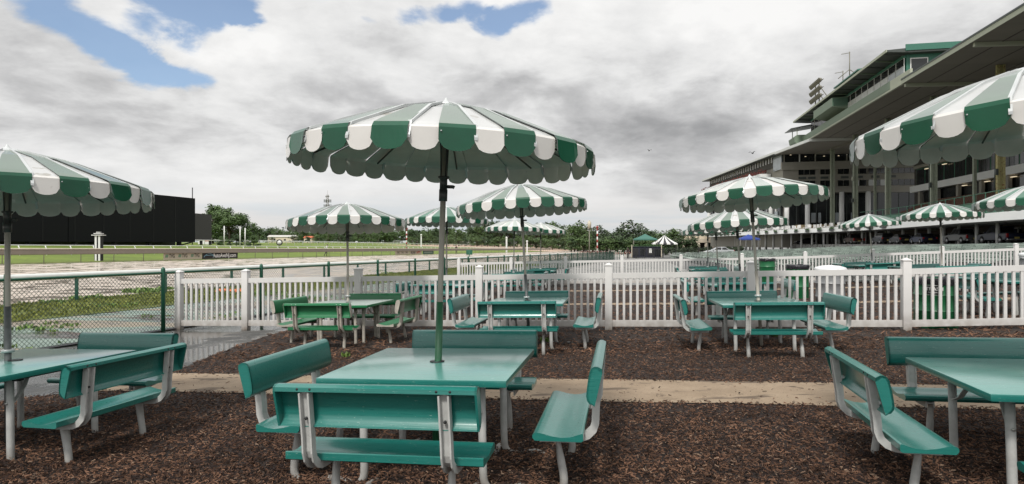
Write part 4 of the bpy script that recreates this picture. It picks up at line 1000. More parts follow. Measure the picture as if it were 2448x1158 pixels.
# projecting camera booth hung on the press box, and the little cabin at its far end
sb = s_px(1994, 38.5); sb2 = s_px(1973, 38.5)
bo = MB().prism([(tB - 1.3, zz(zB1 + 1.35)), (tB - 1.3, zz(zB1 + 2.95)), (tw, zz(zB1 + 3.1)), (tw, zz(zB1 + .75))], sb - 3.2, sb2 + 3.5, 'y').build('camera_booth', FASC, GS)
for k in range(16):
    t = tB - 1.2 + k * .17; gbox('booth_rib', t, t + .05, sb - 3.24, sb - 3.202, zB1 + 1.4, zB1 + 2.9, SIDG, bo)
sc0, sc1 = sB1 - 4, sB1 + 1.0
MB().prism([(tB - 1.7, zz(zB0 + .5)), (tB - 1.9, zz(zB0 + 1.6)), (tB - 1.2, zz(zB0 + 2.1)), (tB + 3, zz(zB0 + 2.1)), (tB + 3, zz(zB0 - .4)), (tB - .6, zz(zB0 - .3))], sc0, sc1, 'y').build('end_cabin', FASC, GS)
gbox('cabin_post', tB - 1.2, tB - 1.05, sc0 + .2, sc0 + .35, zB0 + 2.1, zB0 + 3.6, FASCP); gbox('cabin_post', tB - 1.2, tB - 1.05, sc1 - .5, sc1 - .35, zB0 + 2.1, zB0 + 3.6, FASCP)
MB().prism([(tB - 2.6, zz(zB0 + 3.45)), (tB - 2.6, zz(zB0 + 3.6)), (tB + 3, zz(zB0 + 4.6)), (tB + 3, zz(zB0 + 4.3))], sc0 - .4, sc1 + .6, 'y').build('cabin_roof', ROOFE, GS)
# stair tower standing on the roof
st0, st1 = s_px(2042, 40), s_px(1982, 40)
TWR = MB().prism([(tw + 1.0, zz(ze + .3)), (tw + 1.0, zz(ze + 3.2)), (tw + 7, zz(ze + 4.1)), (tw + 7, zz(ze + .3))], st0, st1 - 2, 'y').build('roof_tower', FASC, GS)
MB().prism([(tw + .4, zz(ze + 3.15)), (tw + .4, zz(ze + 3.4)), (tw + 7.3, zz(ze + 4.4)), (tw + 7.3, zz(ze + 4.12))], st0 - .5, st1 - 1.5, 'y').build('tower_roof', TRIMG, TWR)
gbox('tower_window', tw + .92, tw + .998, st0 + 5, st0 + 8, ze + 1.0, ze + 2.3, GLASSD, TWR)
for k in range(14): gbox('siding_rib', tw + 1.2 + k * .42, tw + 1.3 + k * .42, st0 - .05, st0 - .003, ze + .4, ze + 3.2, FASCP, TWR)
# columns carrying the roofs
tC = gl(46, 80)[0]
cols_px = [2900, 2600, 2392, 2232, 2123, 2045, 1990]
for i, px in enumerate(cols_px):
    s = s_px(px, 46); zt_ = (E0 if s < sA1 else zB0) - .9 * (tC - tA) / 34; m = MB(); w = .42
    for dt in (-.30, .30): m.box((tC + dt, s, zz((2.0 + zt_) / 2)), (.30, w, zt_ - 2.0), 0)
    m.box((tC, s, zz((2.0 + zt_) / 2)), (.26, .06, zt_ - 2.002), 0)
    m.build('column', COLRUST if px in (2392, 2600) else COLG, GS)
tC2 = gl(52.5, 120)[0]
for px in (2092, 2330, 1996):
    s = s_px(px, 52.5); gbox('column', tC2 - .22, tC2 + .22, s - .2, s + .2, 4.5, zB0 - 1.5, COLG)
# the back of the stand: glazed upper floors over a white band, seating tier, green rail
tK = gl(60, 100)[0]; sK0, sK1 = 26, 150
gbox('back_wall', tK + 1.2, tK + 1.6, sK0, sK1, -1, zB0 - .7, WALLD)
gbox('balcony_band', tK - .9, tK + 1.19, sK0, sK1 - 3, 10.9, 12.2, DECKW)
gbox('balcony_band', tK - .2, tK + 1.19, sK0, sK1 - 3, 15.9, 16.5, WALLP)
nwin = 30; dw = (sK1 - 3 - sK0) / nwin
for i in range(nwin):
    a_ = sK0 + i * dw
    w_ = gbox('window', tK + .40, tK + .48, a_ + .05, a_ + dw - .05, 12.25, 15.85, RAILG)
    for j in range(3): gbox('pane', tK + .34, tK + .398, a_ + .2 + j * (dw - .3) / 3, a_ + .05 + (j + 1) * (dw - .3) / 3, 12.35, 15.7, GLASSD, w_)
for i in range(16):
    a_ = sK0 + i * 7.8; gbox('pier', tK - .6, tK - .05, a_, a_ + .8, 5.5, 10.89, WALLP)
    if i < 15: gbox('shop_glass', tK + .2, tK + .3, a_ + .9, a_ + 7.7, 7.9, 10.85, GLASSD)
tr = MB(); n = 11; t0, t1 = tC + 1.5, tK - 1.0
pr = [(t0, zz(1.5))]
for i in range(n):
    ta, tb = t0 + (t1 - t0) * i / n, t0 + (t1 - t0) * (i + 1) / n; z = 3.9 + 4.2 * i / (n - 1)
    pr += [(ta, zz(z)), (tb, zz(z))]
pr.append((t1, zz(1.5)))
tr.prism(pr, sK0, sK1 - 12, 'y'); tr.build('seating_tier', TIER, GS)
for i in range(1, n):
    ta = t0 + (t1 - t0) * i / n; z = 3.9 + 4.2 * i / (n - 1); m = MB(); s = sK0
    while s < sK1 - 14:
        if random.random() > .08: m.box((ta + .5, s + .26, zz(z + .28)), (.10, .46, .42), 0); m.box((ta + .32, s + .26, zz(z + .22)), (.36, .44, .06), 0)
        s += .62
    m.build('seat_row', SEATB, GS)
for k in range(14):
    for t_, z_ in ((tK - .1, 15.3), (tK - .1, 10.5)):
        if random.random() < .35: gbox('ceiling_lamp', t_ - .25, t_ + .1, 44 + k * 7.4, 45.3 + k * 7.4, z_, z_ + .12, LAMPM)
for i, px in enumerate((2045, 2232, 2392)):
    s = s_px(px, 46)
    for z_ in (9.0, 13.5): MB().box((tC - .62, s - .3, zz(z_)), (.35, .35, .8), 0, bev=.05).build('loudspeaker' if z_ > 12 else 'column_lamp', ROOFE if z_ < 12 else FASCP, GS)
    MB().tube([(tC - .5, s + .27, zz(3)), (tC - .5, s + .27, zz(21))], .07, 6).build('conduit', ROOFE, GS)
# deck over the cars: outline from the measured front edge
DF = [(46.5, 42), (49.0, 58), (51.6, 71), (56.8, 88), (60.2, 100), (62.6, 114), (63.6, 128), (64.0, 145), (64.3, 163), (66.0, 192), (68.9, 216)]
def offs(p, d): return (p[0] + d * math.cos(GA), p[1] - d * math.sin(GA))
dk = MB(); n = len(DF)
for (x, y) in DF:
    for (dx, z) in ((-.3, 2.35), (0, 3.25), (.3, 3.25), (.15, 3.0), (16, 3.0), (16, 2.35)):
        q = offs((x, y), dx); dk.v.append((q[0], q[1], zz(z)))
for i in range(n - 1):
    for j in range(6):
        dk.f.append((i * 6 + j, i * 6 + (j + 1) % 6, (i + 1) * 6 + (j + 1) % 6, (i + 1) * 6 + j)); dk.m.append(0); dk.sm.append(False)
DK = dk.build('upper_deck', DECKW); DK.parent = GS; DK.matrix_parent_inverse = Matrix.Rotation(GA, 4, 'Z')
PI_ = Matrix.Rotation(GA, 4, 'Z')
def wpart(mb, name, m, parent=None):
    o = mb.build(name, m); par = parent if parent is not None else GS; o.parent = par; o.matrix_parent_inverse = PI_ if par is GS else Matrix.Identity(4); return o
def frame(p, q): # along-edge frame at p towards q
    d = (Vector(q) - Vector(p)).normalized(); return d
# ground floor: dark glazed back wall, white posts
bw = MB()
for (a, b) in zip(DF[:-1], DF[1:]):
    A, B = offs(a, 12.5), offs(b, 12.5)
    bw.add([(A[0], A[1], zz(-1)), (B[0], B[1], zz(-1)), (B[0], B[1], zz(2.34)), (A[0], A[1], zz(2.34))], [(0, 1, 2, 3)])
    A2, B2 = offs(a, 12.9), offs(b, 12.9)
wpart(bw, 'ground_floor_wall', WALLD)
def along(pts, step, start=0.0):
    out = []; acc = start
    for a, b in zip(pts[:-1], pts[1:]):
        L_ = math.dist(a, b)
        while acc < L_: t = acc / L_; out.append((a[0] + (b[0] - a[0]) * t, a[1] + (b[1] - a[1]) * t)); acc += step
        acc -= L_
    return out
random.seed(21)
for p in along(DF, 5.4, 2):
    for d_ in (3.4, 9.0):
        q = offs(p, d_); wpart(MB().tube([(q[0], q[1], g(*q) - .2), (q[0], q[1], zz(2.36))], .22, 10), 'post', WHITEM)
for p in along(DF, 1.25, 1):
    if random.random() < .35: continue
    q = offs(p, 12.3); w_ = random.uniform(.15, .5)
    wpart(MB().box((q[0], q[1], zz(.9)), (.1, w_, random.uniform(1.0, 2.4)), 0, rz=-GA), 'window_light', GLASSS)
gd = along(DF, 3.1, .5)
for a, b in zip(gd[:-1], gd[1:]):       # green deck railing, panel by panel
    if a[1] < 60: continue
    m = MB(); A, B = offs(a, 3.2), offs(b, 3.2)
    if a[1] > 118: continue
    for h in (4.9, 5.9): m.tube([(A[0], A[1], zz(h + .05)), (B[0], B[1], zz(h + .05))], .05, 6)
    m.add([(A[0], A[1], zz(3.05)), (B[0], B[1], zz(3.05)), (B[0], B[1], zz(4.85)), (A[0], A[1], zz(4.85))], [(0, 1, 2, 3)])
    m.tube([(A[0], A[1], zz(3.0)), (A[0], A[1], zz(6.0))], .06, 6)
    wpart(m, 'deck_railing', RAILG)
tag(GS, 'huge grandstand with a cantilever roof on green columns and a green press box on top', 'grandstand')

# ================================================================ clubhouse wing
K = Vector((67, 154)); ex = Vector((math.cos(GA), -math.sin(GA))); ey = (Vector((70, 222)) - K).normalized()
CH = empty('clubhouse', (K.x, K.y, 0))
def chp(e, s_, z): p = ex * e + ey * s_; return Vector((p.x, p.y, zz(z)))
def slab(name, e0, e1, s0, s1, z0, z1, m, parent=None):
    mb = MB(); vs = [chp(e, s_, z) for z in (z0, z1) for e, s_ in ((e0, s0), (e1, s0), (e1, s1), (e0, s1))]
    mb.add(vs, [(0, 3, 2, 1), (4, 5, 6, 7), (0, 1, 5, 4), (1, 2, 6, 5), (2, 3, 7, 6), (3, 0, 4, 7)]); return mb.build(name, m, parent if parent is not None else CH)
slab('wall', .6, 34, .6, 66, -1, 22.0, WALLP)
slab('roof', -1.6, 7.5, -.3, 69, 22.45, 22.95, DECKW); slab('back_roof', 7.51, 36, .62, 69, 22.45, 22.95, ROOFE)
slab('roof_extension', -1.7, 7.5, -20, -.32, 22.2, 22.8, DECKW); slab('inner_soffit', 7.6, 34, -20, -.32, 21.9, 22.3, SOFF); slab('soffit', -1.45, 7.3, -19.7, -.4, 22.10, 22.19, SOFF)
slab('soffit', -1.55, 35, -.25, 68.9, 22.30, 22.44, ROOFE)
# end wall facing the tables (normal -ey), rows of dark windows in a pale wall
slab('wall_band', .1, 32, .05, .58, 18.3, 20.25, WALLP); slab('wall_band', 1, 32, .1, .58, 12.4, 14.0, WALLP)
gl_ = slab('window_strip', .4, 31, .3, .59, 20.27, 22.28, GLASSD)
for k in range(9): slab('mullion', .6 + k * 3.6, .85 + k * 3.6, .18, .298, 20.27, 22.28, WALLP if k % 2 == 0 else WHITEM, gl_)
for k, e in enumerate((2.2, 5.6, 9.9, 13.2, 17.5, 22.4, 25.8)):
    lm_ = MB().lathe([(0, .12), (.2, .05), (.22, 0), (0, -.05)], 10); o = lm_.build('ceiling_lamp', LAMPM, CH); o.location = chp(e, .12 if k in (0, 2, 3) else .0, 21.5 if k in (1, 2, 3) else 22.0)
for (e0, e1) in ((4.1, 8.0), (9.1, 11.4), (13.1, 15.7), (16.3, 19.6), (20.0, 30.5)):
    for (z0, z1) in ((17.0, 18.6), (14.05, 15.6)):
        n_ = max(2, int((e1 - e0) / 1.25)); f_ = slab('window', e0, e1, .42, .598, z0, z1, WALLP)
        for j in range(n_):
            a_, b_ = e0 + (e1 - e0) * j / n_ + .06, e0 + (e1 - e0) * (j + 1) / n_ - .06
            slab('pane', a_, b_, .36, .418, z0 + .06, z1 - .06, GLASSP if (z0 < 15 and 16 < a_ < 24 and j % 2 == 0) else GLASSD, f_)
for e in (4.2, 6.4, 9.3, 13.9, 17.1, 20.8, 24.4): slab('air_vent', e, e + 1.7, .40, .598, 16.0, 16.55, ROOFE)
slab('lower_glass', 1.0, 32, .25, .598, 3.1, 12.35, GLASSD)
for k in range(14): slab('mullion', 1.2 + k * 2.3, 1.34 + k * 2.3, .12, .248, 3.1, 12.3, ROOFE)
for k, e in enumerate((7.0, 8.6, 12.5, 13.9, 16.0)): slab('window_light', e, e + (.6 if k % 2 else 1.0), .10, .24, 5.2, 7.6, GLASSS)
slab('buff_panel', 3.2, 32, -2.2, -.1, 3.2, 4.6, BUFF)
slab('inner_ramp', 14, 22, -1.2, .0, 4.62, 5.4, ROOFE)
for e in (-.1, 4.6, 12.2, 18.0): 
    c_ = chp(e, -3.6, 0); MB().tube([(c_.x, c_.y, zz(3.0)), (c_.x, c_.y, zz(12.4))], .55, 14).build('round_column', WHITEM, CH)
slab('column_beam', -.6, 20, -4.0, .0, 12.36, 12.9, WALLP)
# the side running away: two balcony tiers with red flowers, pale fascias, dark openings
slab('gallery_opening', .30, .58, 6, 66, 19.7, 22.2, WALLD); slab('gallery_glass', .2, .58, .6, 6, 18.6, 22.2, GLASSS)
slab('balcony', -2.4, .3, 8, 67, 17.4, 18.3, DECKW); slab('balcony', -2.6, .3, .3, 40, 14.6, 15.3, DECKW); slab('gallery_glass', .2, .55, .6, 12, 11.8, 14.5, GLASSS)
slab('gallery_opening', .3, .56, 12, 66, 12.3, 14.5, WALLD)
for k in range(30): slab('mullion', -.05, .18, 6.5 + k * 2, 6.75 + k * 2, 20.9, 22.3, WHITEM)
fl_ = MB(); random.seed(5)
for i in range(900):
    p = chp(random.uniform(-2.6, -.3), random.uniform(8, 67), 18.3 + random.random() ** 1.5 * 1.2); r_ = random.uniform(.12, .26)
    fl_.box(p, (r_, r_ * 1.6, r_), 0, rz=random.random() * 3)
o = fl_.build('flower_rows', FLOWER, CH); o['kind'] = 'stuff'
fl_ = MB()
for i in range(160):
    p = chp(random.uniform(-2.6, -1.8), random.uniform(.3, 20), 15.3 + random.random() * .7); r_ = random.uniform(.12, .26); fl_.box(p, (r_, r_ * 1.6, r_), 0, rz=random.random() * 3)
o = fl_.build('balcony_plants', LEAFP, CH); o['kind'] = 'stuff'
slab('side_glass', .28, .58, .6, 66, 3.1, 11.6, GLASSD)
for k in range(22): slab('mullion', .05, .27, 1 + k * 3, 1.3 + k * 3, 3.1, 11.6, WHITEM if k % 2 else ROOFE)
for k in range(12): slab('window_light', .0, .2, 3 + k * 5 + (k % 3), 4.4 + k * 5 + (k % 3), 5.0, 8.2, GLASSS)
for k in range(7):
    c_ = chp(-1.8, 2 + k * 9.5, 0); MB().tube([(c_.x, c_.y, zz(3.0)), (c_.x, c_.y, zz(14.6))], .5, 12).build('round_column', WHITEM, CH)
tag(CH, 'pale clubhouse wing with rows of dark windows and red flowered balconies beyond the roof columns', 'clubhouse')

# cream low building at the far end, round columns under it
kx, ky = at(1645, 236); CB = empty('colonnade_building', (kx, ky, g(kx, ky)))
MB().box((9, 4, 5.6), (17, 8, 4.2), 0, bev=.05).build('wall', CREAM, CB); MB().box((7.5, 3.5, 4.3), (21, 9.4, 1.5), 0).build('cornice', CREAM, CB)
MB().box((8, 5, 1.8), (19, 4, 3.54), 0).build('recess', WALLD, CB)
for k in range(7): MB().tube([(-2 + k * 2.9, -.5, -.3), (-2 + k * 2.9, -.5, 3.6)], .62, 12).build('column', CREAM, CB)
tag(CB, 'cream building with fat round columns at the far end of the clubhouse', 'building')

# ================================================================ things on or by the buildings
def gw(t, s): return (t * math.cos(GA) + s * math.sin(GA), -t * math.sin(GA) + s * math.cos(GA))
fx, fy = gw(tw - .4, s_px(1936, 38)); FL = empty('floodlight_rack', (fx, fy, zz(ze + .2)), -GA)
for s in (-1.2, 1.6): MB().tube([(0, s, 0), (0, s, 6.6)], .12, 6).build('mast', RAILP, FL); MB().tube([(0, s, 5.5), (3.4, s, .3)], .09, 6).build('brace', RAILP, FL)
for r_ in range(3):
    MB().tube([(0, -4.2, 2.9 + r_ * 1.6), (0, 3.6, 2.9 + r_ * 1.6)], .08, 6).build('cross_arm', RAILP, FL)
    for k in range(9): MB().lathe([(0, .3), (.28, .15), (.55, -.25), (.52, -.27), (0, -.18)], 10, 0, Matrix.Translation((-.45, -3.9 + k * .88, 2.9 + r_ * 1.6)) @ Matrix.Rotation(R(62), 4, 'Y')).build('floodlight', RAILP, FL)
tag(FL, 'rack of floodlights in three rows on the grandstand roof edge', 'floodlights')
for (px, h, lab) in ((2032, 5.6, 'tall thin aerial on the stair tower of the roof'), (2016, 3.0, 'shorter aerial beside the tall one on the roof')):
    ax2, ay2 = gw(tw + 1.5, s_px(px, 41.6)); A_ = empty('antenna', (ax2, ay2, zz(ze + 3.2)))
    MB().tube([(0, 0, 0), (0, 0, h)], .09, 6).build('mast', RAILP, A_); MB().tube([(-1.6, 0, h - .5), (.1, 0, h - .2)], .06, 5).build('arm', RAILP, A_)
    if h > 4:
        for dx in (-2.2, 2.6): MB().tube([(dx, 0, .4), (0, 0, 2.2)], .08, 5).build('stay', RAILP, A_)
    tag(A_, lab, 'antenna')
# planters hung on the white deck front, white garden tables on the deck
pl_pts = [p for p in along(DF, 5.6, 3) if p[1] > 95][:12]
for i, p in enumerate(pl_pts):
    d = Vector(offs(p, -.42)); F_ = empty('flower_box', (d.x, d.y, zz(2.55)), -GA)
    MB().box((0, 0, .18), (.34, 2.1, .34), 0).build('trough', ROOFE, F_)
    m = MB()
    for k in range(60): r_ = random.uniform(.07, .14); m.box((random.uniform(-.22, .2), random.uniform(-1.1, 1.1), .36 + random.random() * .28), (r_, r_, r_), 0, rz=random.random() * 3)
    m.build('leaves', LEAFP, F_)['kind'] = 'stuff'; tag(F_, 'leafy planter box hung on the white front of the upper deck', 'planter', 'planters along the white deck front')
random.seed(9); gt = None; cnt = 0
for p in along(DF, 1.45, 1):
    if p[1] < 92: continue
    for d_ in (1.2, 2.6):
        if random.random() < .38 or cnt > 88: continue
        q = offs(p, d_ + random.uniform(-.3, .3))
        if gt is None:
            gt = empty('deck_chair'); MB().box((0, 0, .44), (.46, .46, .05), 0).build('seat', WHITEM, gt); MB().box((.22, 0, .72), (.05, .46, .50), 0).build('backrest', WHITEM, gt)
            for dx in (-.2, .2):
                for dy in (-.2, .2): MB().tube([(dx, dy, 0), (dx, dy, .43)], .025, 5).build('leg', WHITEM, gt)
            o = gt
        else: o = copy_tree(gt)
        o.location = (q[0], q[1], zz(3.0)); o.rotation_euler = (0, 0, random.uniform(0, 6.28)); cnt += 1
        o.scale = (1.25,) * 3
        tag(o, 'white plastic chair on the upper deck behind the planters', 'chair', 'white chairs on the upper deck')

# ================================================================ video boards, poles, infield things
VB = empty('video_board', (*at(467, 110), 0)); a_, b_ = Vector((-67.6, 59.4)), Vector((-56.3, 110.0))
def wallbox(mb, a, b, z0, z1, th=.6, mi=0, off=(0, 0)):
    a, b = Vector(a), Vector(b); d = (b - a).normalized(); nn = Vector((d.y, -d.x)) * th
    vs = [(p.x - off[0], p.y - off[1], z) for z in (z0, z1) for p in (a, b, b - nn, a - nn)]
    mb.add(vs, [(0, 3, 2, 1), (4, 5, 6, 7), (0, 1, 5, 4), (1, 2, 6, 5), (2, 3, 7, 6), (3, 0, 4, 7)], mi)
SCRN = mat('led_screen_black', (.006, .0065, .0085), .75, spec=.2, var=.15, scale=.3, bump=.3, bscale=8); SCRG = mat('led_screen_grey', (.040, .036, .040), .7, var=.1, scale=.4)
vo = (VB.location.x, VB.location.y); VB.location.z = 0
zt0, zb0 = zz(8.05), zz(.52)
seam = a_ + (b_ - a_) * .525
m = MB(); wallbox(m, a_, seam, zb0 - .25, zt0, 1.6, off=vo); m.build('screen', SCRN, VB)
m = MB(); wallbox(m, seam + (b_ - a_) * .002, b_, zb0 - .25, zt0, 1.62, off=vo); m.build('screen', SCRN, VB)
for i in range(8):
    p = a_ + (b_ - a_) * (.05 + .128 * i); m = MB().box((p.x - vo[0] - .8, p.y - vo[1], (zb0 + g(p.x, p.y)) / 2 - .3), (.6, .6, zb0 - g(p.x, p.y) + .2), 0); m.build('support', BLACKM, VB)
    MB().tube([(p.x - vo[0] - .9, p.y - vo[1], g(p.x, p.y)), (p.x - vo[0] - .2, p.y - vo[1] + 3.4, zb0 - .2)], .12, 5).build('brace', BLACKM, VB)
for k in range(1, 11):
    p = a_ + (b_ - a_) * (k / 11.0); m = MB(); wallbox(m, p - (b_ - a_) * .0006, p + (b_ - a_) * .0006, zb0 - .2, zt0 - .05, -.03, off=vo); m.build('panel_joint', mat('joint_black', (.012, .012, .014), .7), VB)
m = MB(); wallbox(m, a_ - Vector((3.5, 0)), b_ - Vector((3.5, 0)), g(-60, 90) - 1.5, zb0 - .2, .3, off=vo); m.build('back_screen', BLACKM, VB)
tag(VB, 'wide black video board standing on dark legs in the infield', 'video board')
V2 = empty('side_board', (*at(487, 124), 0)); vo = (V2.location.x, V2.location.y)
c1, c2 = Vector(at(466, 121)), Vector(at(506, 127)); m = MB(); wallbox(m, c1, c2, zz(.62), zz(5.95), .8, off=vo); m.build('screen', SCRG, V2)
for f_ in (.3, .85):
    p = c1 + (c2 - c1) * f_; MB().box((p.x - vo[0], p.y - vo[1] + .4, (zz(.6) + g(p.x, p.y)) / 2), (.4, .4, zz(.6) - g(p.x, p.y)), 0).build('support', BLACKM, V2)
tag(V2, 'smaller dark grey board angled at the end of the black one', 'video board')
SB = empty('sign_board', (*at(490, 132), g(*at(490, 132)))); MB().box((0, 0, .7), (2.9, .1, 1.5), 0).build('panel', WHITEM, SB); MB().box((.5, -.07, .9), (1.0, .03, .5), 0).build('red_mark', mat('faded_red', (.6, .28, .26), .6), SB)
for dx in (-1.3, 1.3): MB().tube([(dx, .1, -.1), (dx, .1, 1.4)], .05, 6).build('post', WHITEM, SB)
tag(SB, 'white sign with a faded red mark under the end of the grey board', 'sign')
FPx, FPy = at(236, 55.5); FP = empty('finish_post', (FPx, FPy, g(FPx, FPy) - .1)); hp = 2.35
MB().box((0, 0, hp / 2), (.60, .34, hp), 0).build('pillar', BLACKM, FP)
for dx in (-.155, .155): MB().box((dx, -.172, hp / 2), (.17, .012, hp - .02), 0).build('white_stripe', WHITEM, FP)
for z, w_, m_ in ((hp + .03, .96, WHITEM), (hp + .10, .60, BLACKM), (hp + .17, .66, WHITEM), (hp + .23, .40, BLACKM), (hp + .29, .34, WHITEM)): MB().box((0, 0, z), (w_, w_ * .6, .06), 0).build('cap_tier', m_, FP)
tag(FP, 'black and white striped finish post with a stepped cap beside the inner rail', 'finish post')
def pole(name, px, y, h, r, m, label, cat, extra=None, z=None):
    x, _ = at(px, y); o = empty(name, (x, y, g(x, y) if z is None else z)); MB().tube([(0, 0, -.1), (0, 0, h)], r, 8).build('shaft', m, o)
    if extra: extra(o, h)
    tag(o, label, cat); return o
pole('flag_pole', 460, 118, zz(10.7) - g(*at(460, 118)), .09, BLACKM, 'dark mast rising behind the end of the black board', 'mast')
for px, h, lab in ((536, 3.4, 'white pole left of two others before the bushes'), (574, 3.4, 'middle white pole before the bushes'), (586, 3.2, 'right hand white pole before the bushes')):
    pole('white_pole', px, 112, h + .3, .10, WHITEM, lab, 'pole')
def ring(o, h): 
    MB().lathe([(.42, -.05), (.60, -.05), (.60, .05), (.42, .05), (.42, -.05)], 24, 0, Matrix.Translation((0, 0, h)) @ Matrix.Rotation(R(90), 4, 'X')).build('black_ring', BLACKM, o)
    MB().lathe([(0, -.03), (.44, -.03), (.44, .03), (0, .03)], 24, 0, Matrix.Translation((0, 0, h)) @ Matrix.Rotation(R(90), 4, 'X')).build('disc', WHITEM, o)
    MB().lathe([(0, -.04), (.16, -.04), (.16, -.05), (0, -.05)], 16, 0, Matrix.Translation((0, 0, h)) @ Matrix.Rotation(R(90), 4, 'X')).build('centre_mark', RAILP, o)
x_, y_ = at(668, 118); pole('distance_marker', 668, 118, zz((CY - 580) / F * 118) - g(x_, y_), .05, RAILP, 'round white marker disc in a black ring in the infield', 'marker', ring)
def stripes(o, h):
    k = 0; z = 0
    while z < h: MB().tube([(0, 0, z), (0, 0, min(h, z + h / 9))], .175, 10).build('red_band', RED, o); z += h / 4.5; k += 1
    MB().lathe([(0, .5), (.4, .2), (.32, 0), (0, -.1)], 10, 0, Matrix.Translation((0, 0, h))).build('head', RED, o)
for px, y, yt, lab in ((972, 160, 548, 'red and white striped pole before the trees, left of the big umbrella pole'), (1428, 150, 545, 'red and white striped pole right of the lamp post')):
    x_, _ = at(px, y); h = zz((CY - yt) / F * y) - g(x_, y)
    pole('striped_pole', px, y, h, .16, WHITEM, lab, 'pole', stripes)
def head(o, h):
    MB().lathe([(0, 0), (.35, .05), (.40, 1.3), (.30, 1.35), (.12, 1.7), (0, 1.75)], 10, 0, Matrix.Translation((0, 0, h))).build('lantern', mat('lantern_pane', (.42, .38, .30), .5), o)
    for dx in (-.6, .6): MB().tube([(dx, 0, h - .5), (0, 0, h + .1)], .06, 5).build('bracket', RAILP, o)
x_, _ = at(1409, 128); pole('lamp_post', 1409, 128, zz((CY - 547) / F * 128) - g(x_, 128), .12, RAILP, 'old style lamp post with a pale lantern head before the trees', 'lamp post', head)
for px, y, h, w_, lab in ((1064 - 57, 190, 3.6, .35, 'short whitish marker post left of the big umbrella pole'), (1211, 175, 4.0, .45, 'white marker post with a cap below the far umbrella'), (1260, 170, 3.0, .35, 'white marker post right of the leaning umbrella pole')):
    x_, _ = at(px, y); o = empty('marker_post', (x_, y, g(x_, y))); MB().box((0, 0, h / 2), (w_, w_, h), 0).build('shaft', WHITEM, o); MB().lathe([(0, .5), (.3, .3), (.3, 0), (0, 0)], 8, 0, Matrix.Translation((0, 0, h))).build('cap', WHITEM, o); tag(o, lab, 'marker post')
gx, gy = at(1122, 62); sg = empty('track_sign', (gx, gy, g(gx, gy))); MB().tube([(0, 0, 0), (0, 0, 1.2)], .05, 6).build('post', FGREEN, sg); MB().box((0, 0, 1.05), (.62, .08, .50), 0, bev=.03).build('plate', FGREEN, sg); tag(sg, 'small dark green sign on a post at the edge of the sand track', 'sign')
# lattice mast with aerials
tx, ty = at(783, 420); CT = empty('radio_mast', (tx, ty, g(tx, ty))); hh = zz((CY - 466) / F * 420) - g(tx, ty)
for (dx, dy) in ((-.9, -.6), (.9, -.6), (0, .9)): MB().tube([(dx, dy, 0), (dx * .7, dy * .7, hh)], .16, 5).build('leg', RAILP, CT)
for k in range(20):
    z0, z1 = hh * k / 20, hh * (k + 1) / 20; s_ = 1 if k % 2 else -1
    MB().tube([(-.85 * s_, -.6, z0), (.85 * s_, -.6, z1)], .09, 4).build('brace', RAILP, CT)
for z, n_, w_ in ((hh - 1.2, 3, 1.0), (hh - 4.2, 6, 2.1), (hh - 7.6, 6, 2.2), (hh - 10.4, 5, 1.9)):
    MB().tube([(-w_, 0, z), (w_, 0, z)], .12, 5).build('cross_arm', RAILP, CT)
    for k in range(n_): MB().box((-w_ + 2 * w_ * k / (n_ - 1), -.4 + .8 * (k % 2), z), (.45, .35, 2.1 if n_ > 3 else .8), 0).build('aerial_panel', POLE_D, CT)
MB().tube([(0, 0, hh), (0, 0, hh + 3)], .06, 4).build('tip', RAILP, CT)
tag(CT, 'lattice radio mast crowded with aerial panels far beyond the trees', 'radio mast')
# banners on the inner rail
BEIGE = mat('banner_beige', (.40, .36, .28), .7, var=.05); BANG = mat('banner_green', (.03, .09, .065), .6); LOGOG = mat('logo_green', (.02, .16, .09), .6); LOGOB = mat('logo_blue', (.16, .30, .38), .5); LGREY = mat('letter_dark', (.03, .03, .03), .6)
LWHT = mat('letter_white', (.75, .75, .74), .5); LRED = mat('letter_red', (.32, .06, .04), .6)
vR = cv + .10
def banner(px0, px1, h0, h1, m_bg, label):
    def uat(px): k = (px - CX) / F; c0 = xy(0, vR); t = (k * c0[1] - c0[0]) / (US[0] - k * US[1]); return t
    u0, u1 = uat(px0), uat(px1); c0 = xy((u0 + u1) / 2, vR); L_ = abs(u1 - u0); zg = g(*c0)
    o = empty('banner', (*c0, zg), math.pi / 2 - TA)     # local x along the rail, y towards the infield
    MB().box((0, 0, (h0 + h1) / 2), (L_, .04, h1 - h0), 0).build('sheet', m_bg, o); tag(o, label, 'banner'); return o, L_
TM = lambda x, z: Matrix.Translation((x, -.026, z)) @ Matrix.Rotation(R(90), 4, 'X')
bn, L1 = banner(391, 482.5, .12, .80, BEIGE, 'beige banner lettered TVG three times on the inner rail')
for k in range(3):
    cw = L1 / 3.05; x = -L1 / 2 + .02 * L1 + cw * k
    for j in range(4): MB().box((x + cw * .15 + j * .02, -.026, .38 + j * .075), (cw * .22, .008, .05), 0).build('logo_bar', LOGOG, bn)
    lettering('TVG', .52, LGREY, bn, TM(x + cw * .56, .48), .004, .012, sx=cw * .48 / 1.12)
bn, L2 = banner(483.5, 568, .12, .80, BLACKM, 'black banner lettered AutoAveNJ.com with a pale car outline')
lettering('AutoAveNJ.com', .62, LWHT, bn, TM(L2 * .115, .46), .004, .006, sx=L2 * .72 / 4.45)
cp = [(-.46, .30), (-.45, .42), (-.42, .50), (-.40, .62), (-.35, .68), (-.28, .66), (-.22, .56), (-.205, .44), (-.215, .32)]
MB().tube([(L2 * a, -.03, z) for a, z in cp], .035, 5).build('car_outline', LOGOB, bn); MB().tube([(L2 * a, -.03, z) for a, z in ((-.44, .48), (-.36, .52), (-.22, .48))], .035, 5).build('car_outline', LOGOB, bn)
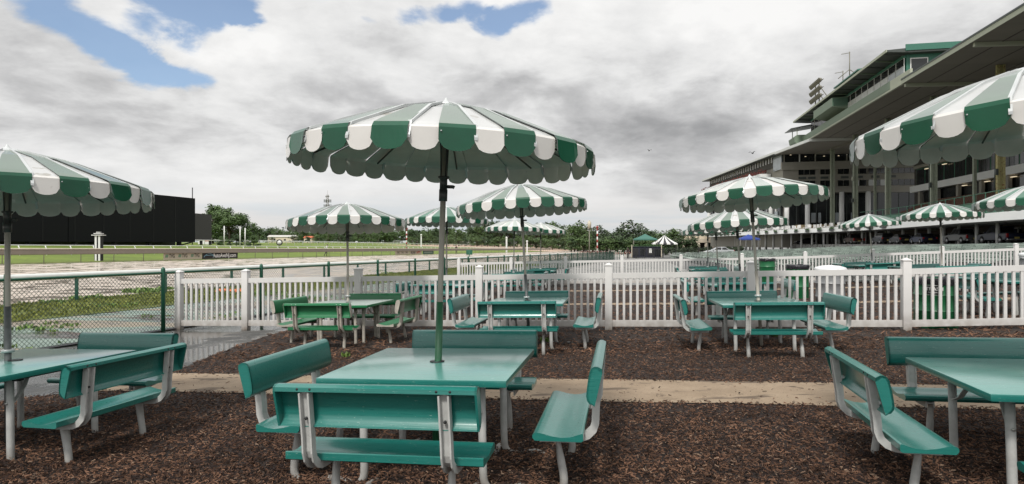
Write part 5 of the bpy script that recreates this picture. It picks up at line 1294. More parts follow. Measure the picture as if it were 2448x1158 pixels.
bn, L3 = banner(945, 978, .12, .85, BEIGE, 'short beige banner with three small dark marks farther along the rail')
for k in range(3): lettering('TVG', .42, LGREY, bn, TM(-L3 / 2 + L3 * (.2 + .3 * k), .46), .004, .01, sx=L3 * .2 / .95)
bn, L3 = banner(979, 1008, .12, .85, BEIGE, 'beige banner lettered RUNHAPPY in dark and red letters')
lettering('RUNH', .62, LGREY, bn, TM(-L3 * .22, .46), .004, .02, sx=L3 * .42 / 1.9); lettering('APPY', .62, LRED, bn, TM(L3 * .22, .46), .004, .02, sx=L3 * .42 / 1.75)
bn, L3 = banner(1011, 1036, .12, .80, BANG, 'dark green banner at the end of the row on the inner rail')
MB().box((0, -.026, .46), (L3 * .8, .01, .3), 0).build('pale_strip', mat('strip_pale_green', (.16, .22, .18), .6), bn)
# ================================================================ trees
def leaf_cloud(rs, clumps, n, size, flat=.0):
    """leaf-sized faces spread through ellipsoid clumps"""
    V = []; Fc = []; w = np.array([c[3] ** 2 for c in clumps]); w = w / w.sum()
    for i in range(n):
        cx, cy, cz, r, sq = clumps[rs.choice(len(clumps), p=w)]
        d = rs.randn(3); d /= np.linalg.norm(d) + 1e-9; q = r * (rs.rand() ** .42)
        p = np.array([cx, cy, cz]) + d * q * np.array([1, 1, sq])
        nrm = rs.randn(3) + d * 1.2 + np.array([0, 0, .5]); nrm /= np.linalg.norm(nrm)
        a = np.cross(nrm, rs.randn(3)); a /= np.linalg.norm(a) + 1e-9; b = np.cross(nrm, a); s = size * (.6 + .9 * rs.rand())
        k = len(V); V += [tuple(p - a * s - b * s * .3), tuple(p + a * s * .2 - b * s * .7), tuple(p + a * s + b * s * .2), tuple(p - a * s * .1 + b * s * .8)]
        Fc.append((k, k + 1, k + 2, k + 3))
    return V, Fc
def tree_meshes(kind, seed, n, size):
    """unit-height tree: returns (crown mesh, trunk mesh)"""
    rs = np.random.RandomState(seed); clumps = []; limbs = MB()
    limbs.tube([(0, 0, -.03), (.005, .004, .15), (-.008, .006, .35), (.004, -.004, .62)], [.030, .022, .017, .007], 7)
    if kind == 'pine':
        for i in range(17):
            z = .20 + .76 * i / 16; R_ = (.30 * (1 - (z - .2) * 1.02) + .03) * (.75 + .5 * rs.rand()); nb = 5 if z < .8 else 3
            for b in range(nb):
                a = rs.rand() * 6.283; x, y = R_ * .62 * math.cos(a), R_ * .62 * math.sin(a)
                clumps.append((x, y, z, R_ * .50 + .015, .32)); 
                if b < 2: limbs.tube([(0, 0, z - .02), (x * 1.2, y * 1.2, z + .01)], [.006, .002], 4)
        limbs.tube([(0, 0, .6), (0, 0, .98)], [.009, .002], 5)
    else:
        nb = rs.randint(9, 14)
        for b in range(nb):
            a = rs.rand() * 6.283; z = .34 + .48 * rs.rand(); R_ = .30 * math.sin(min(1, (1.06 - z) * 1.6) * math.pi / 2) * (.45 + .65 * rs.rand()); x, y = R_ * math.cos(a), R_ * math.sin(a)
            r_ = .11 + .09 * rs.rand(); clumps.append((x, y, z, r_, .78)); limbs.tube([(0, 0, .20 + .2 * rs.rand()), (x * .5, y * .5, z - .06), (x, y, z)], [.011, .007, .003], 5)
            for q in range(3):
                d = rs.randn(3); d /= np.linalg.norm(d); clumps.append((x + d[0] * r_ * .95, y + d[1] * r_ * .95, z + d[2] * r_ * .7, r_ * .45, .8))
        clumps.append((0, 0, .80 + .06 * rs.rand(), .13, .9)); clumps.append((.04, .02, .93, .055, .9))
        if kind == 'low':
            for b in range(8): a = rs.rand() * 6.283; clumps.append((.26 * math.cos(a), .26 * math.sin(a), .16 + .12 * rs.rand(), .13, .8))
    V, Fc = leaf_cloud(rs, clumps, n, size); me = bpy.data.meshes.new('crown'); me.from_pydata(V, [], Fc)
    return me, limbs.mesh('trunk', BARK)
TVAR = []
for i, (k, m_) in enumerate((('broad', TREE1), ('broad', TREE2), ('low', TREE1), ('low', TREE2), ('pine', TREE3), ('pine', TREE3), ('broad', TREE1))):
    c, t = tree_meshes(k, 30 + i, 1500, .022); c.materials.append(m_); TVAR.append((k, c, t))
BIG = []
for i, (k, m_) in enumerate((('low', TREE1), ('broad', TREE1), ('low', TREE2))):
    c, t = tree_meshes(k, 60 + i, 6500, .0135); c.materials.append(m_); BIG.append((k, c, t))
def tree(px, d, top, label, group=None, var=0, wide=1.0, lib=TVAR, name='tree', basez=None):
    x, y = at(px, d); z0 = g(x, y) - .1; h = max(2.0, zz((CY - top) / F * d) - z0); k, c, t = lib[var]
    o = empty('pine_tree' if k == 'pine' else name, (x, y, z0), random.random() * 6.28)
    a = bpy.data.objects.new('crown', c); COL.objects.link(a); a.parent = o; b = bpy.data.objects.new('trunk', t); COL.objects.link(b); b.parent = o
    o.scale = (h * wide, h * wide, h); tag(o, label, 'tree', group); return o
random.seed(17)
G1 = 'trees of the far tree line'
for px, d, top, w_, v, lab in ((508, 150, 485, 1.35, 0, 'tallest leafy tree right behind the grey side board'), (548, 146, 494, 1.35, 1, 'rounded leafy tree in the middle of the clump by the boards'),
                               (585, 150, 511, 1.4, 0, 'lower leafy tree at the right end of the clump by the boards'), (528, 160, 497, 1.3, 2, 'darker leafy tree at the back of the clump by the boards')):
    tree(px, d, top, lab, None, v, w_, BIG)
for px, d, top, w_, v, lab in ((535, 116, 563, 1.5, 0, 'spreading bush below the leafy clump, left one'), (565, 118, 560, 1.5, 2, 'spreading bush below the leafy clump, middle one'), (606, 116, 562, 1.6, 0, 'spreading bush below the leafy clump, right one')):
    o = tree(px, d, top, lab, None, v, w_, BIG, 'bush'); o['category'] = 'bush'
for i in range(34):
    px = 598 + i * 12.4 + random.uniform(-4, 4)
    tree(px, random.uniform(400, 470), random.choice((545, 549, 552, 555, 541, 548)) + (8 if 690 < px < 990 else 0) * 0, 'tree in the low distant line behind the infield, left of the big umbrella pole', G1 + ' on the left', random.choice((0, 1, 2, 3, 6)), random.uniform(1.2, 1.7))
for px, top in ((700, 568), (735, 570), (760, 566), (650, 572), (815, 566), (830, 568)):
    o = tree(px, 360, top - 6, 'small round dark shrub in front of the distant tree line', 'shrubs before the distant trees', random.choice((2, 3)), 1.8, TVAR, 'shrub'); o['category'] = 'shrub'
mid = [(985, 546, 1), (998, 548, 3), (1012, 552, 2), (1028, 547, 0), (1042, 543, 1), (1056, 550, 3), (1070, 541, 6), (1086, 539, 0), (1100, 548, 2), (1113, 566, 3), (1127, 538, 1), (1142, 534, 6), (1158, 529, 0), (1172, 523, 1), (1187, 530, 3), (1200, 538, 2), (1215, 540, 0),
       (1232, 536, 3), (1250, 533, 6), (1266, 535, 1), (1280, 531, 0), (1294, 530, 2), (1308, 528, 1), (1322, 526, 6), (1336, 534, 3), (1348, 541, 0), (1358, 552, 2)]
for px, top, v in mid: tree(px, random.uniform(290, 330), top, 'leafy tree in the tall line beyond the far turn', G1, v, random.uniform(1.15, 1.5))
for px, top, v, w_, lab in ((1366, 533, 6, 1.0, 'slim tree left of the tall open crowned one'), (1381, 524, 0, 1.25, 'tall open crowned tree left of the lamp post'), (1398, 544, 2, 1.3, 'low full tree right below the lamp post'),
                            (1418, 541, 5, 1.2, 'pointed pine right behind the red striped pole'), (1434, 537, 4, 1.2, 'dark pine right of the red striped pole'), (1452, 549, 5, 1.4, 'low dark pine between the striped pole and the big pine'),
                            (1472, 547, 3, 1.5, 'low dark tree left of the big pine'), (1492, 530, 4, 1.35, 'left half of the pair of big spreading pines'), (1513, 525, 5, 1.5, 'biggest pine, above the green canopy'), (1532, 533, 4, 1.3, 'right hand pine stepping down towards the striped tent'),
                            (1551, 546, 1, 1.3, 'rounded tree between the pines and the striped tent'), (1566, 548, 2, 1.3, 'rounded tree behind the apex of the striped tent'), (1582, 549, 0, 1.2, 'pale green tree over the striped tent'), (1597, 556, 3, 1.4, 'low tree right of the striped tent'),
                            (1611, 543, 6, 1.25, 'tall pale tree at the end of the line before the buildings'), (1624, 546, 0, 1.3, 'tree beside the cream building'), (1640, 553, 2, 1.4, 'tree half behind the cream building'), (1655, 556, 1, 1.3, 'dark tree over the roof of the cream building')):
    tree(px, random.uniform(232, 262), top, lab, None, v, w_)
for px in range(985, 1660, 14):      # undergrowth at the foot of the line
    o = tree(px + random.uniform(-4, 4), random.uniform(262, 285) if px < 1350 else 228, 566 + random.uniform(-3, 4), 'dark shrub at the foot of the tree line', 'shrubs at the foot of the trees', random.choice((2, 3)), 1.7, TVAR, 'shrub'); o['category'] = 'shrub'
rs = np.random.RandomState(77); cl_ = []
for i in range(260):
    px = 470 + 1230 * rs.rand(); x, y = at(px, 520 + 60 * rs.rand()); cl_.append((x, y, g(x, y) + 3 + 5 * rs.rand(), 6 + 3 * rs.rand(), .75))
V_, F_ = leaf_cloud(rs, cl_, 14000, 1.1); me = bpy.data.meshes.new('far_woods'); me.from_pydata(V_, [], F_); me.materials.append(TREE2)
o = bpy.data.objects.new('far_woods', me); COL.objects.link(o); tag(o, 'dark woods closing the view far behind the race track', 'woods', kind='stuff')
for px, d, w_, h_, lab in ((676, 380, 16, 3.4, 'pale flat roofed building low in the distance by the marker disc'), (740, 385, 5, 3.0, 'small building with an orange roof far behind the infield')):
    x, y = at(px, d); o = empty('low_building', (x, y, g(x, y))); MB().box((0, 0, h_ / 2), (w_, 6, h_), 0).build('wall', CREAM, o)
    MB().prism([(-3.4, h_), (3.4, h_), (0, h_ + 1.2)], -w_ / 2 - .4, w_ / 2 + .4, 'x').build('roof', CONC if px < 700 else mat('orange_roof', (.45, .10, .04), .6), o)
    for k in (-.25, .15): MB().box((w_ * k, -3.03, h_ * .5), (1.2, .05, 1.0), 0).build('window', GLASSD, o)
    tag(o, lab, 'building')

# ================================================================ parked vehicles
RUB = mat('tyre_rubber', (.015, .015, .015), .8); RIM = mat('wheel_rim', (.35, .35, .36), .3, .8); TL = mat('tail_light', (.45, .02, .02), .25); PLT = mat('number_plate', (.55, .45, .12), .5); CHR = mat('chrome', (.6, .6, .6), .2, .9); HL = mat('head_light', (.6, .6, .58), .2)
def vehicle(kind, px, d, heading, col, label, z=None):
    """local x forward, y left"""
    pm = mat('car_paint_' + '_'.join(str(int(c * 999)) for c in col), col, .35, .0, var=.05, coat=.3)
    spec = {  # length, width, height, lower body profile, greenhouse (belt z, x rear-bottom, x rear-top, x front-top, x front-bottom, roof z)
     'pickup': (5.7, 1.95, [(-2.85, .55), (-2.87, 1.08), (-.95, 1.12), (-.95, 1.16), (.95, 1.16), (1.15, 1.14), (2.55, 1.02), (2.80, .92), (2.85, .50), (2.75, .38), (-2.75, .42)], (1.14, -1.0, -.80, .55, 1.15, 1.86)),
     'suv': (4.7, 1.88, [(-2.32, .50), (-2.35, .98), (-2.28, 1.08), (.95, 1.08), (1.20, 1.05), (2.05, .96), (2.30, .80), (2.35, .45), (2.2, .32), (-2.2, .34)], (1.06, -2.25, -1.95, .30, 1.10, 1.72)),
     'sedan': (4.6, 1.82, [(-2.28, .45), (-2.32, .86), (-2.2, .98), (-1.5, 1.00), (1.0, .94), (1.85, .84), (2.20, .70), (2.30, .42), (2.15, .25), (-2.1, .28)], (.94, -1.65, -.95, .25, 1.15, 1.44))}[kind]
    L_, Wd, prof_, (bz, xrb, xrt, xft, xfb, rz_) = spec
    x, y = at(px, d); o = empty('parked_' + ('pickup_truck' if kind == 'pickup' else ('suv' if kind == 'suv' else 'car')), (x, y, g(x, y) if z is None else z), math.pi / 2 - R(heading))
    hw = Wd / 2
    # lower body: three widths so the flanks curve in
    m = MB(); n = len(prof_); cx_ = 0
    for (yy, sc_) in ((-hw, .965), (-hw * .9, 1.0), (hw * .9, 1.0), (hw, .965)):
        for (px_, pz) in prof_: m.v.append((px_ * sc_, yy, .7 + (pz - .7) * (.9 if sc_ < 1 else 1)))
    for i in range(3):
        for j in range(n): m.f.append((i * n + j, i * n + (j + 1) % n, (i + 1) * n + (j + 1) % n, (i + 1) * n + j)); m.m.append(0); m.sm.append(False)
    m.f.append(tuple(range(n))); m.m.append(0); m.sm.append(False); m.f.append(tuple(3 * n + j for j in reversed(range(n)))); m.m.append(0); m.sm.append(False)
    m.build('body', pm, o)
    gh = MB(); b0, b1 = hw * .93, hw * .74
    vs = [(xrb, -b0, bz), (xfb, -b0, bz), (xfb, b0, bz), (xrb, b0, bz), (xrt, -b1, rz_), (xft, -b1, rz_), (xft, b1, rz_), (xrt, b1, rz_)]
    gh.add(vs, [(4, 5, 6, 7), (0, 1, 5, 4), (1, 2, 6, 5), (2, 3, 7, 6), (3, 0, 4, 7), (0, 3, 2, 1)]); gh.build('cabin', pm, o)
    def quad(a, b, c, d_, name, mt, out):
        a, b, c, d_ = map(Vector, (a, b, c, d_)); nn = (b - a).cross(d_ - a).normalized() * out; q = MB()
        q.add([a + nn, b + nn, c + nn, d_ + nn, a, b, c, d_], [(0, 1, 2, 3), (0, 4, 5, 1), (1, 5, 6, 2), (2, 6, 7, 3), (3, 7, 4, 0)]); q.build(name, mt, o)
    def lerp(a, b, t): return Vector(a) * (1 - t) + Vector(b) * t
    for s in (-1, 1):
        A, B, C, D = Vector((xrb, s * b0, bz)), Vector((xfb, s * b0, bz)), Vector((xft, s * b1, rz_)), Vector((xrt, s * b1, rz_))
        for (t0, t1) in (((.05, .44), (.49, .92)) if kind != 'suv' else ((.04, .28), (.31, .60), (.63, .94))):
            p = [lerp(lerp(A, B, t0), lerp(D, C, t0), .10), lerp(lerp(A, B, t1), lerp(D, C, t1), .10), lerp(lerp(A, B, t1), lerp(D, C, t1), .86), lerp(lerp(A, B, t0), lerp(D, C, t0), .86)]
            quad(*(p if s < 0 else (p[1], p[0], p[3], p[2])), 'side_window', GLASSD, .012)
    A, B, C, D = Vector((xrb, b0, bz)), Vector((xrb, -b0, bz)), Vector((xrt, -b1, rz_)), Vector((xrt, b1, rz_))
    quad(*[lerp(lerp(A, B, u), lerp(D, C, u), w_) for u, w_ in ((.08, .12), (.92, .12), (.92, .86), (.08, .86))], 'rear_window', GLASSD, .012)
    A, B, C, D = Vector((xfb, -b0, bz)), Vector((xfb, b0, bz)), Vector((xft, b1, rz_)), Vector((xft, -b1, rz_))
    quad(*[lerp(lerp(A, B, u), lerp(D, C, u), w_) for u, w_ in ((.06, .06), (.94, .06), (.94, .90), (.06, .90))], 'windscreen', GLASSS, .012)
    wr = {'pickup': .40, 'suv': .36, 'sedan': .33}[kind]; wx = L_ * .305
    for sx_ in (-1, 1):
        for s in (-1, 1):
            w_ = MB().lathe([(0, -.11), (wr * .6, -.12), (wr * .97, -.11), (wr, -.06), (wr, .06), (wr * .97, .11), (wr * .6, .12), (0, .11)], 20, 0, Matrix.Translation((sx_ * wx, s * (hw - .08), wr)) @ Matrix.Rotation(R(90), 4, 'X')); w_.build('wheel', RUB, o)
            ro = MB().lathe([(0, .125), (wr * .2, .13), (wr * .62, .115), (wr * .62, .10), (0, .10)], 14, 0, Matrix.Translation((sx_ * wx, s * (hw - .07), wr)) @ Matrix.Rotation(R(-90 * s), 4, 'X')); ro.build('rim', RIM, o)
            ar = MB()
            for k in range(9):
                a0, a1 = math.pi * k / 9, math.pi * (k + 1) / 9
                pts = [(sx_ * wx + q * math.cos(a_), s * (hw + .006), wr + q * math.sin(a_)) for a_ in (a0, a1) for q in (wr * 1.0, wr * 1.2)]
                ar.add([pts[0], pts[1], pts[3], pts[2]], [(0, 1, 2, 3)])
            ar.build('wheel_arch', BLACKM, o)
    xr = -L_ / 2
    for s in (-1, 1):
        MB().box((xr + .03, s * (hw - .13), {'pickup': .88, 'suv': .95, 'sedan': .80}[kind]), (.14, .20, .40 if kind == 'pickup' else .24), 0, bev=.02).build('tail_light', TL, o)
        MB().box((-xr - .10, s * (hw - .22), .78 if kind != 'sedan' else .64), (.16, .34, .17), 0, bev=.02).build('head_light', HL, o)
        MB().box((xfb - .2, s * (hw + .09), bz + .06), (.14, .20, .15), 0, bev=.02).build('mirror', pm, o)
    MB().box((xr - .02, 0, .45), (.16, Wd * .92, .18), 0, bev=.03).build('bumper', CHR if kind == 'pickup' else BLACKM, o); MB().box((-xr - .02, 0, .42), (.12, Wd * .9, .2), 0, bev=.03).build('bumper', BLACKM, o)
    MB().box((xr - .045, 0, .66 if kind != 'pickup' else .62), (.02, .44, .20), 0).build('number_plate', PLT, o)
    if kind == 'pickup':
        MB().box((-1.92, 0, 1.10), (1.66, Wd * .80, .10), 0).build('load_bed', BLACKM, o)
        MB().box((xr - .03, 0, .86), (.03, Wd * .68, .36), 0, bev=.01).build('tailgate', pm, o)
    o.scale = (1.08,) * 3
    return tag(o, label, 'pickup truck' if kind == 'pickup' else 'car')
def carz(px, d, ypx): x, y = at(px, d); return cpz(x * math.sin(GA) + y * math.cos(GA)) + .0
vehicle('pickup', 2041, 120, 12, (.05, .015, .012), 'dark red pickup parked leftmost in the row under the deck', carz(2041, 120, 584.5))
vehicle('suv', 2110, 105.6, 12, (.022, .024, .028), 'dark grey estate car with a pale nose, second of the parked row', carz(2110, 105, 584))
vehicle('sedan', 2153, 98, 14, (.018, .018, .022), 'black car with a bright red tail light in the parked row', carz(2153, 98, 584))
vehicle('sedan', 2207, 91, 14, (.014, .022, .065), 'dark blue saloon beside the black car', carz(2207, 91, 584))
vehicle('pickup', 2302, 80, 12, (.11, .115, .125), 'grey pickup with its tail lamp showing, under the striped umbrella', carz(2302, 80, 583))
vehicle('pickup', 2393, 71, 12, (.010, .016, .05), 'navy pickup in front of the white utility truck', carz(2393, 71, 583))
ut = vehicle('pickup', 2440, 77, 10, (.62, .62, .60), 'white utility truck with a tubular ladder rack at the right edge', carz(2440, 77, 583))
rk = MB()
for s in (-.85, .85): rk.tube([(-2.7, s, 1.1), (-2.7, s, 2.30), (-2.5, s, 2.45), (1.2, s, 2.45), (1.4, s, 2.35), (1.4, s, 1.2)], .045, 6)
ut_r = rk
for k, s in enumerate((-.85, .85)): MB().tube([(-2.7, s, 1.1), (-2.7, s, 2.30), (-2.5, s, 2.45), (1.2, s, 2.45), (1.4, s, 2.35), (1.4, s, 1.2)], .045, 6).build('rack_side', WHITEM, ut)
for x_ in (-2.5, -1.2, 0, 1.2): MB().tube([(x_, -.85, 2.45), (x_, .85, 2.45)], .04, 6).build('rack_bar', WHITEM, ut)
MB().tube([(-2.7, -.85, 1.9), (-2.7, .85, 1.9)], .04, 6).build('rack_bar', WHITEM, ut)
vehicle('sedan', 1927, 150, -78, (.012, .013, .016), 'low black car standing broadside before the glazed ground floor', carz(1927, 150, 586.5))
vehicle('sedan', 1718, 108, -80, (.42, .44, .45), 'silver car, only its roof showing above the green benches')

# ================================================================ green bench rows
BGR = mat('faded_green_bench', (.31, .37, .325), .45, var=.25, scale=.8, each=.42); BGD = mat('bench_frame_dark', (.03, .06, .045), .6)
def bench_bits(L_=2.0):
    s = MB(); 
    for k in range(4): s.box((-.02 + k * .115, 0, .43 + .008 * k), (.085, L_, .028), 0)
    b = MB()
    for k in range(4): b.box((.42 + k * .028, 0, .53 + k * .11), (.026, L_, .066), 0)
    l = MB().tube([(-.06, 0, .0), (0, 0, .40), (.36, 0, .42), (.53, 0, .90)], .022, 5).tube([(.36, 0, .42), (.44, 0, 0)], .022, 5)
    arm = MB().tube([(.46, 0, .66), (-.02, 0, .63), (-.04, 0, .42)], .02, 5)
    return s.mesh('seat', BGR), b.mesh('backrest', BGR), l.mesh('leg', BGD), arm.mesh('armrest', BGD)
bs_, bb_, bl_, ba_ = bench_bits()
spots = []
random.seed(31)
for i in range(15):
    t = 5.6 + i * 2.2; s = 27.0 + (i % 3) * .6
    while s < 108:
        x, y = gw(t, s); k = x / y
        fdist = (Vector((x, y)) - Vector(F2[0])).dot(Vector((-fd[1], fd[0])))
        if fdist > 1.6 and k * F + CX < 2510 and not (abs((s - 27) % 27.2 - 25) < 1.0) and t < 36.5: spots.append((math.hypot(x, y), x, y))
        s += 2.55
spots.sort()
rest = MB()
for i, (dd, x, y) in enumerate(spots):
    rz = -GA + random.uniform(-.045, .045); z = g(x, y) + random.uniform(-.02, .03)
    if i < 290:
        o = empty('slatted_bench', (x, y, z), rz)
        for nm, me_, ww in (('seat', bs_, None), ('backrest', bb_, None), ('leg', bl_, -.85), ('leg', bl_, .85)) + ((('armrest', ba_, -.97), ('armrest', ba_, .97)) if dd < 55 else ()):
            q = bpy.data.objects.new(nm, me_); COL.objects.link(q); q.parent = o
            if ww is not None: q.location = (0, ww, 0)
        tag(o, 'faded green slatted bench in the rows beyond the second white fence', 'bench', 'faded green slatted benches facing the track')
    else:
        M = Matrix.Translation((x, y, z)) @ Matrix.Rotation(rz, 4, 'Z')
        for k in range(2): rest.box((.05 + k * .22, 0, .43), (.2, 2.0, .03), 0, M=M); rest.box((.44 + k * .05, 0, .58 + k * .2), (.03, 2.0, .17), 0, M=M)
        for ww in (-.85, .85): rest.box((.25, ww, .2), (.4, .04, .4), 0, M=M)
o = rest.build('far_slatted_benches', BGR); tag(o, 'farthest rows of faded green benches below the parked cars', 'benches', kind='stuff')

# ================================================================ tents, kiosk, fences by the far end
def tent(px, d, w, ye, ya, mt, label, mt2=None, legm=RAILP, nstripe=0):
    x, y = at(px, d); zg = g(x, y); ze_, za = zz((CY - ye) / F * d), zz((CY - ya) / F * d); o = empty('tent', (x, y, zg), R(-10)); h = w / 2; e_, a_ = ze_ - zg, za - zg
    m = MB(); n = max(1, nstripe) 
    C = [(-h, -h), (h, -h), (h, h), (-h, h)]; rid = .0 if not nstripe else h * .45
    for i in range(4):
        (x0, y0), (x1, y1) = C[i], C[(i + 1) % 4]
        for k in range(n):
            for r_ in range(3):     # sagging roof cloth in three courses
                f0, f1 = r_ / 3, (r_ + 1) / 3; zf = lambda f: e_ + (a_ - e_) * (f ** 1.25)
                def P_(t, f): bx, by = x0 + (x1 - x0) * t, y0 + (y1 - y0) * t; return (bx * (1 - f), by * (1 - f), zf(f))
                m.add([P_(k / n, f0), P_((k + 1) / n, f0), P_((k + 1) / n, f1), P_(k / n, f1)], [(0, 1, 2, 3)], k % 2 if nstripe else 0)
            m.add([P_(k / n, 0), P_((k + 1) / n, 0), (P_((k + 1) / n, 0)[0] * 1.01, P_((k + 1) / n, 0)[1] * 1.01, e_ - .32), (P_(k / n, 0)[0] * 1.01, P_(k / n, 0)[1] * 1.01, e_ - .32)], [(0, 1, 2, 3)], k % 2 if nstripe else 0)
    m.build('roof_cloth', [mt, mt2 or mt], o)
    for (cx_, cy_) in C: MB().tube([(cx_ * .98, cy_ * .98, -.1), (cx_ * .98, cy_ * .98, e_ - .01)], .07, 6).build('leg', legm, o)
    tag(o, label, 'tent'); return o
CG = mat('tent_green', (.035, .13, .10), .6); CBL = mat('tent_blue', (.02, .05, .26), .6); CWH = mat('tent_white', (.62, .62, .60), .6); CBK = mat('tent_black', (.03, .03, .035), .6)
tent(1542, 140, 5.2, 571.5, 559.5, CG, 'green pyramid canopy tent before the pines')
tent(1588, 168, 6.4, 582, 562.5, CWH, 'black and white striped tent right behind the green canopy', CBK, nstripe=7)
tent(1789, 146, 4.4, 571, 560.5, CBL, 'blue canopy tent before the white deck, between umbrella poles')
kx, ky = at(1545, 108); ki = empty('drinks_kiosk', (kx, ky, g(kx, ky)), R(-10))
MB().box((0, 0, .95), (5.0, 2.4, 1.9), 0, bev=.03).build('counter_wall', mat('kiosk_navy', (.012, .014, .028), .7), ki); MB().box((0, 0, 1.93), (5.3, 2.7, .06), 0).build('counter_top', BGD, ki)
for k in range(4): MB().box((-1.9 + k * 1.27, -1.23, 1.0), (1.0, .05, 1.2), 0).build('shutter', GLASSD if k % 2 else BLACKM, ki)
m = MB(); 
for k in range(220): r_ = random.uniform(.05, .12); m.box((random.uniform(-2.6, 2.6), random.uniform(-1.3, -.9), 2.0 + random.random() * .3), (r_, r_, r_), 0, rz=random.random() * 3)
m.build('flowers', LEAFP, ki)['kind'] = 'stuff'; MB().box((.65, -1.26, 1.2), (.45, .03, .75), 0).build('notice', CWH, ki)
for k, xx in enumerate((-2.5, 2.5)): MB().box((xx, -1.4, 1.1), (.12, .12, 2.2), 0).build('corner_post', CREAM, ki)
tag(ki, 'dark navy kiosk with flowers along its counter below the green canopy', 'kiosk')
def iron_fence(p0, p1, h, label):
    a, b = Vector(p0), Vector(p1); O = Vector((a.x, a.y, g(*p0))); o = empty('iron_fence', O); L_ = (b - a).length; n = int(L_ / .35)
    d = (b - a) / L_; pts = [a + d * L_ * i / 12 for i in range(13)]
    for hh in (h, .2): MB().tube([Vector((p.x, p.y, g(p.x, p.y) + hh)) - O for p in pts], .03, 5).build('rail', BLACKM, o)
    m = MB()
    for i in range(n): p = a + d * .35 * i; zq = g(p.x, p.y); m.box(Vector((p.x, p.y, zq + h / 2)) - O, (.03, .03, h), 0)
    q = m.build('bars', BLACKM, o); q['kind'] = 'stuff'
    for i in range(0, 13, 3): p = pts[i]; MB().box(Vector((p.x, p.y, g(p.x, p.y) + h / 2)) - O, (.14, .14, h + .2), 0).build('post', BLACKM, o)
    tag(o, label, 'fence')
iron_fence(at(1500, 104), at(1585, 100), 1.35, 'black iron fence in front of the dark kiosk')
iron_fence(at(1560, 122), at(1770, 134), 1.5, 'long black iron fence before the cream and white buildings')
HEDGE = mat('hedge_leaf', (.022, .04, .018), .7, col2=(.04, .065, .025), scale=2, island=.4)
rs = np.random.RandomState(5); cl_ = []
for i in range(90):
    t = rs.rand(); a = at(1560 + 215 * t, 136 + 6 * t + 2 * rs.rand()); cl_.append((a[0], a[1], g(*a) + .5 + .9 * rs.rand(), .55, .8))
V_, F_ = leaf_cloud(rs, cl_, 5000, .14); me = bpy.data.meshes.new('hedge'); me.from_pydata(V_, [], F_); me.materials.append(HEDGE); o = bpy.data.objects.new('hedge', me); COL.objects.link(o)
tag(o, 'dark clipped hedge behind the long black iron fence', 'hedge')
for px, d, lab in ((1418, 118, 'bed of red and pink flowers at the foot of the striped pole'), (1482, 112, 'low bed of reddish flowers left of the kiosk')):
    x, y = at(px, d); o = empty('flower_bed', (x, y, g(x, y)), R(-10)); MB().box((0, 0, .25), (5.0, 1.0, .5), 0).build('trough', CONC, o); m = MB()
    for k in range(160): r_ = random.uniform(.05, .13); m.box((random.uniform(-2.5, 2.5), random.uniform(-.5, .5), .5 + random.random() * .45), (r_, r_, r_), 0, rz=random.random() * 3)
    m.build('flowers', FLOWER, o)['kind'] = 'stuff'; tag(o, lab, 'flower bed')
x, y = onground(551, 700); on = empty('orange_netting', (x, y, g(x, y)), .3); m = MB()
for k in range(7): m.lathe([(0, .10), (.09, .085), (.14, .03), (.15, 0)], 9, 0, Matrix.Translation((-.36 + k * .12, random.uniform(-.05, .05), .02)) @ Matrix.Diagonal((1, .7, random.uniform(.8, 1.4), 1)))
m.build('folded_net', mat('orange_net', (.60, .17, .06), .7, bump=.8, bscale=60), on); tag(on, 'small heap of orange netting on the grass behind the fences', 'netting')

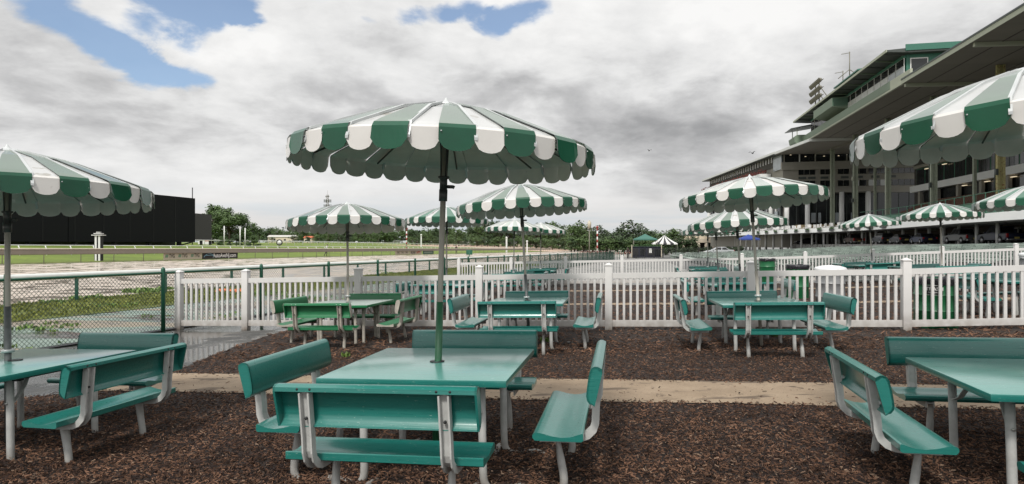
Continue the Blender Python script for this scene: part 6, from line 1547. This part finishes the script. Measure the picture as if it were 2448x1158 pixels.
# ================================================================ people by the inner rail
SKIN = mat('skin', (.40, .22, .15), .6); SH_W = mat('shirt_white', (.62, .62, .62), .8); TR_D = mat('trousers_dark', (.06, .055, .05), .8); SH_D = mat('jacket_dark', (.05, .03, .03), .8); HAIR = mat('hair_dark', (.02, .015, .012), .7)
def person(px, d, yaw, joints, shirt, label, cap=None):
    x, y = at(px, d); o = empty('person', (x, y, g(x, y)), yaw)
    J = joints; names = list(J); idx = {k: i for i, k in enumerate(names)}
    E_ = [('pel', 'chest'), ('chest', 'neck'), ('neck', 'head'), ('head', 'crown'), ('chest', 'shl'), ('shl', 'ell'), ('ell', 'wrl'), ('wrl', 'hal'), ('chest', 'shr'), ('shr', 'elr'), ('elr', 'wrr'), ('wrr', 'har'), ('pel', 'hil'), ('hil', 'knl'), ('knl', 'anl'), ('anl', 'tol'), ('pel', 'hir'), ('hir', 'knr'), ('knr', 'anr'), ('anr', 'tor')]
    rad = dict(pel=.145, chest=.155, neck=.062, head=.095, crown=.085, shl=.075, shr=.075, ell=.048, elr=.048, wrl=.033, wrr=.033, hal=.030, har=.030, hil=.10, hir=.10, knl=.068, knr=.068, anl=.048, anr=.048, tol=.035, tor=.035)
    me = bpy.data.meshes.new('body'); me.from_pydata([J[k] for k in names], [(idx[a], idx[b]) for a, b in E_], []); b = bpy.data.objects.new('body', me); COL.objects.link(b)
    b.modifiers.new('s', 'SKIN'); sk = me.skin_vertices[0].data
    for k in names: sk[idx[k]].radius = (rad[k], rad[k] * (.78 if k in ('pel', 'chest') else 1))
    sk[idx['pel']].use_root = True; b.modifiers.new('u', 'SUBSURF').levels = 1
    dg = bpy.context.evaluated_depsgraph_get(); dg.update(); m2 = bpy.data.meshes.new_from_object(b.evaluated_get(dg)); b.modifiers.clear(); b.data = m2; b.parent = o
    m2.materials.clear()
    for m_ in (shirt, TR_D, SKIN, HAIR): m2.materials.append(m_)
    hz = J['neck'][2]; pz = J['pel'][2] + .06
    for f in m2.polygons:
        c = f.center; f.use_smooth = True
        da = min((Vector(J[k]) - c).length for k in ('hal', 'har', 'wrl', 'wrr'))
        f.material_index = 2 if (c.z > hz + .02 and (c - Vector(J['head'])).length < .2) or da < .09 else (1 if c.z < pz else 0)
        if (c - Vector(J['crown'])).length < .10 and c.z > J['crown'][2] - .02: f.material_index = 3
    hd = Vector(J['head']); MB().lathe([(0, .115), (.07, .09), (.105, .03), (.108, -.01), (.10, -.02)], 12, 0, Matrix.Translation(hd + Vector((0, 0, .02)))).build('hat' if cap else 'hair', cap or HAIR, o)
    tag(o, label, 'person')
walk = dict(pel=(0, 0, .92), chest=(.10, 0, 1.30), neck=(.17, 0, 1.47), head=(.21, 0, 1.58), crown=(.22, 0, 1.65), shl=(.12, .19, 1.40), ell=(.02, .24, 1.14), wrl=(.16, .24, .95), hal=(.22, .23, .90), shr=(.12, -.19, 1.40), elr=(.22, -.24, 1.16), wrr=(.40, -.22, 1.06), har=(.47, -.20, 1.04),
            hil=(0, .09, .86), knl=(.14, .10, .48), anl=(.06, .10, .09), tol=(.20, .11, .04), hir=(0, -.09, .86), knr=(-.02, -.10, .47), anr=(-.24, -.10, .10), tor=(-.12, -.11, .04))
stand = dict(walk); stand.update(chest=(.03, 0, 1.32), neck=(.05, 0, 1.50), head=(.07, 0, 1.61), crown=(.07, 0, 1.69), shl=(.03, .20, 1.43), ell=(.0, .26, 1.16), wrl=(.10, .24, .92), hal=(.13, .23, .84), shr=(.03, -.20, 1.43), elr=(.0, -.26, 1.16), wrr=(.12, -.22, .95), har=(.16, -.2, .88), knl=(.03, .11, .48), anl=(.0, .12, .09), tol=(.14, .13, .04), knr=(.02, -.11, .48), anr=(.0, -.12, .09), tor=(.14, -.13, .04))
person(779, 88.5, .1, walk, SH_W, 'person in a white shirt leaning forward as they walk behind the inner rail', SH_D)
person(1091, 137, -1.8, stand, SH_D, 'person in dark clothes standing at the inner rail right of the big pole')
person(1501, 99, -1.2, stand, SH_D, 'person in black standing beside the dark kiosk')
# ================================================================ birds
def bird(px, py, d, rz, label):
    x, y = at(px, d); o = empty('bird', (x, y, zz((CY - py) / F * d)), rz)
    MB().lathe([(0, .22), (.035, .16), (.06, .04), (.05, -.08), (.02, -.18), (.0, -.2)], 8, 0, Matrix.Rotation(R(90), 4, 'Y')).build('body', BLACKM, o)
    for s in (-1, 1): m = MB(); m.add([(.08, 0, .02), (-.08, 0, .02), (-.12, s * .28, .20), (.06, s * .26, .20), (-.10, s * .5, .10), (.0, 0, .035), (0, s * .28, .215)], [(0, 1, 2, 3), (3, 2, 4), (5, 1, 2, 6), (6, 2, 4)]); m.build('wing', BLACKM, o)
    tag(o, label, 'bird')
bird(1799, 367, 70, .6, 'dark bird in flight left of the grandstand roof'); bird(1552, 361, 95, 2.0, 'tiny bird in flight in the grey cloud at the middle')
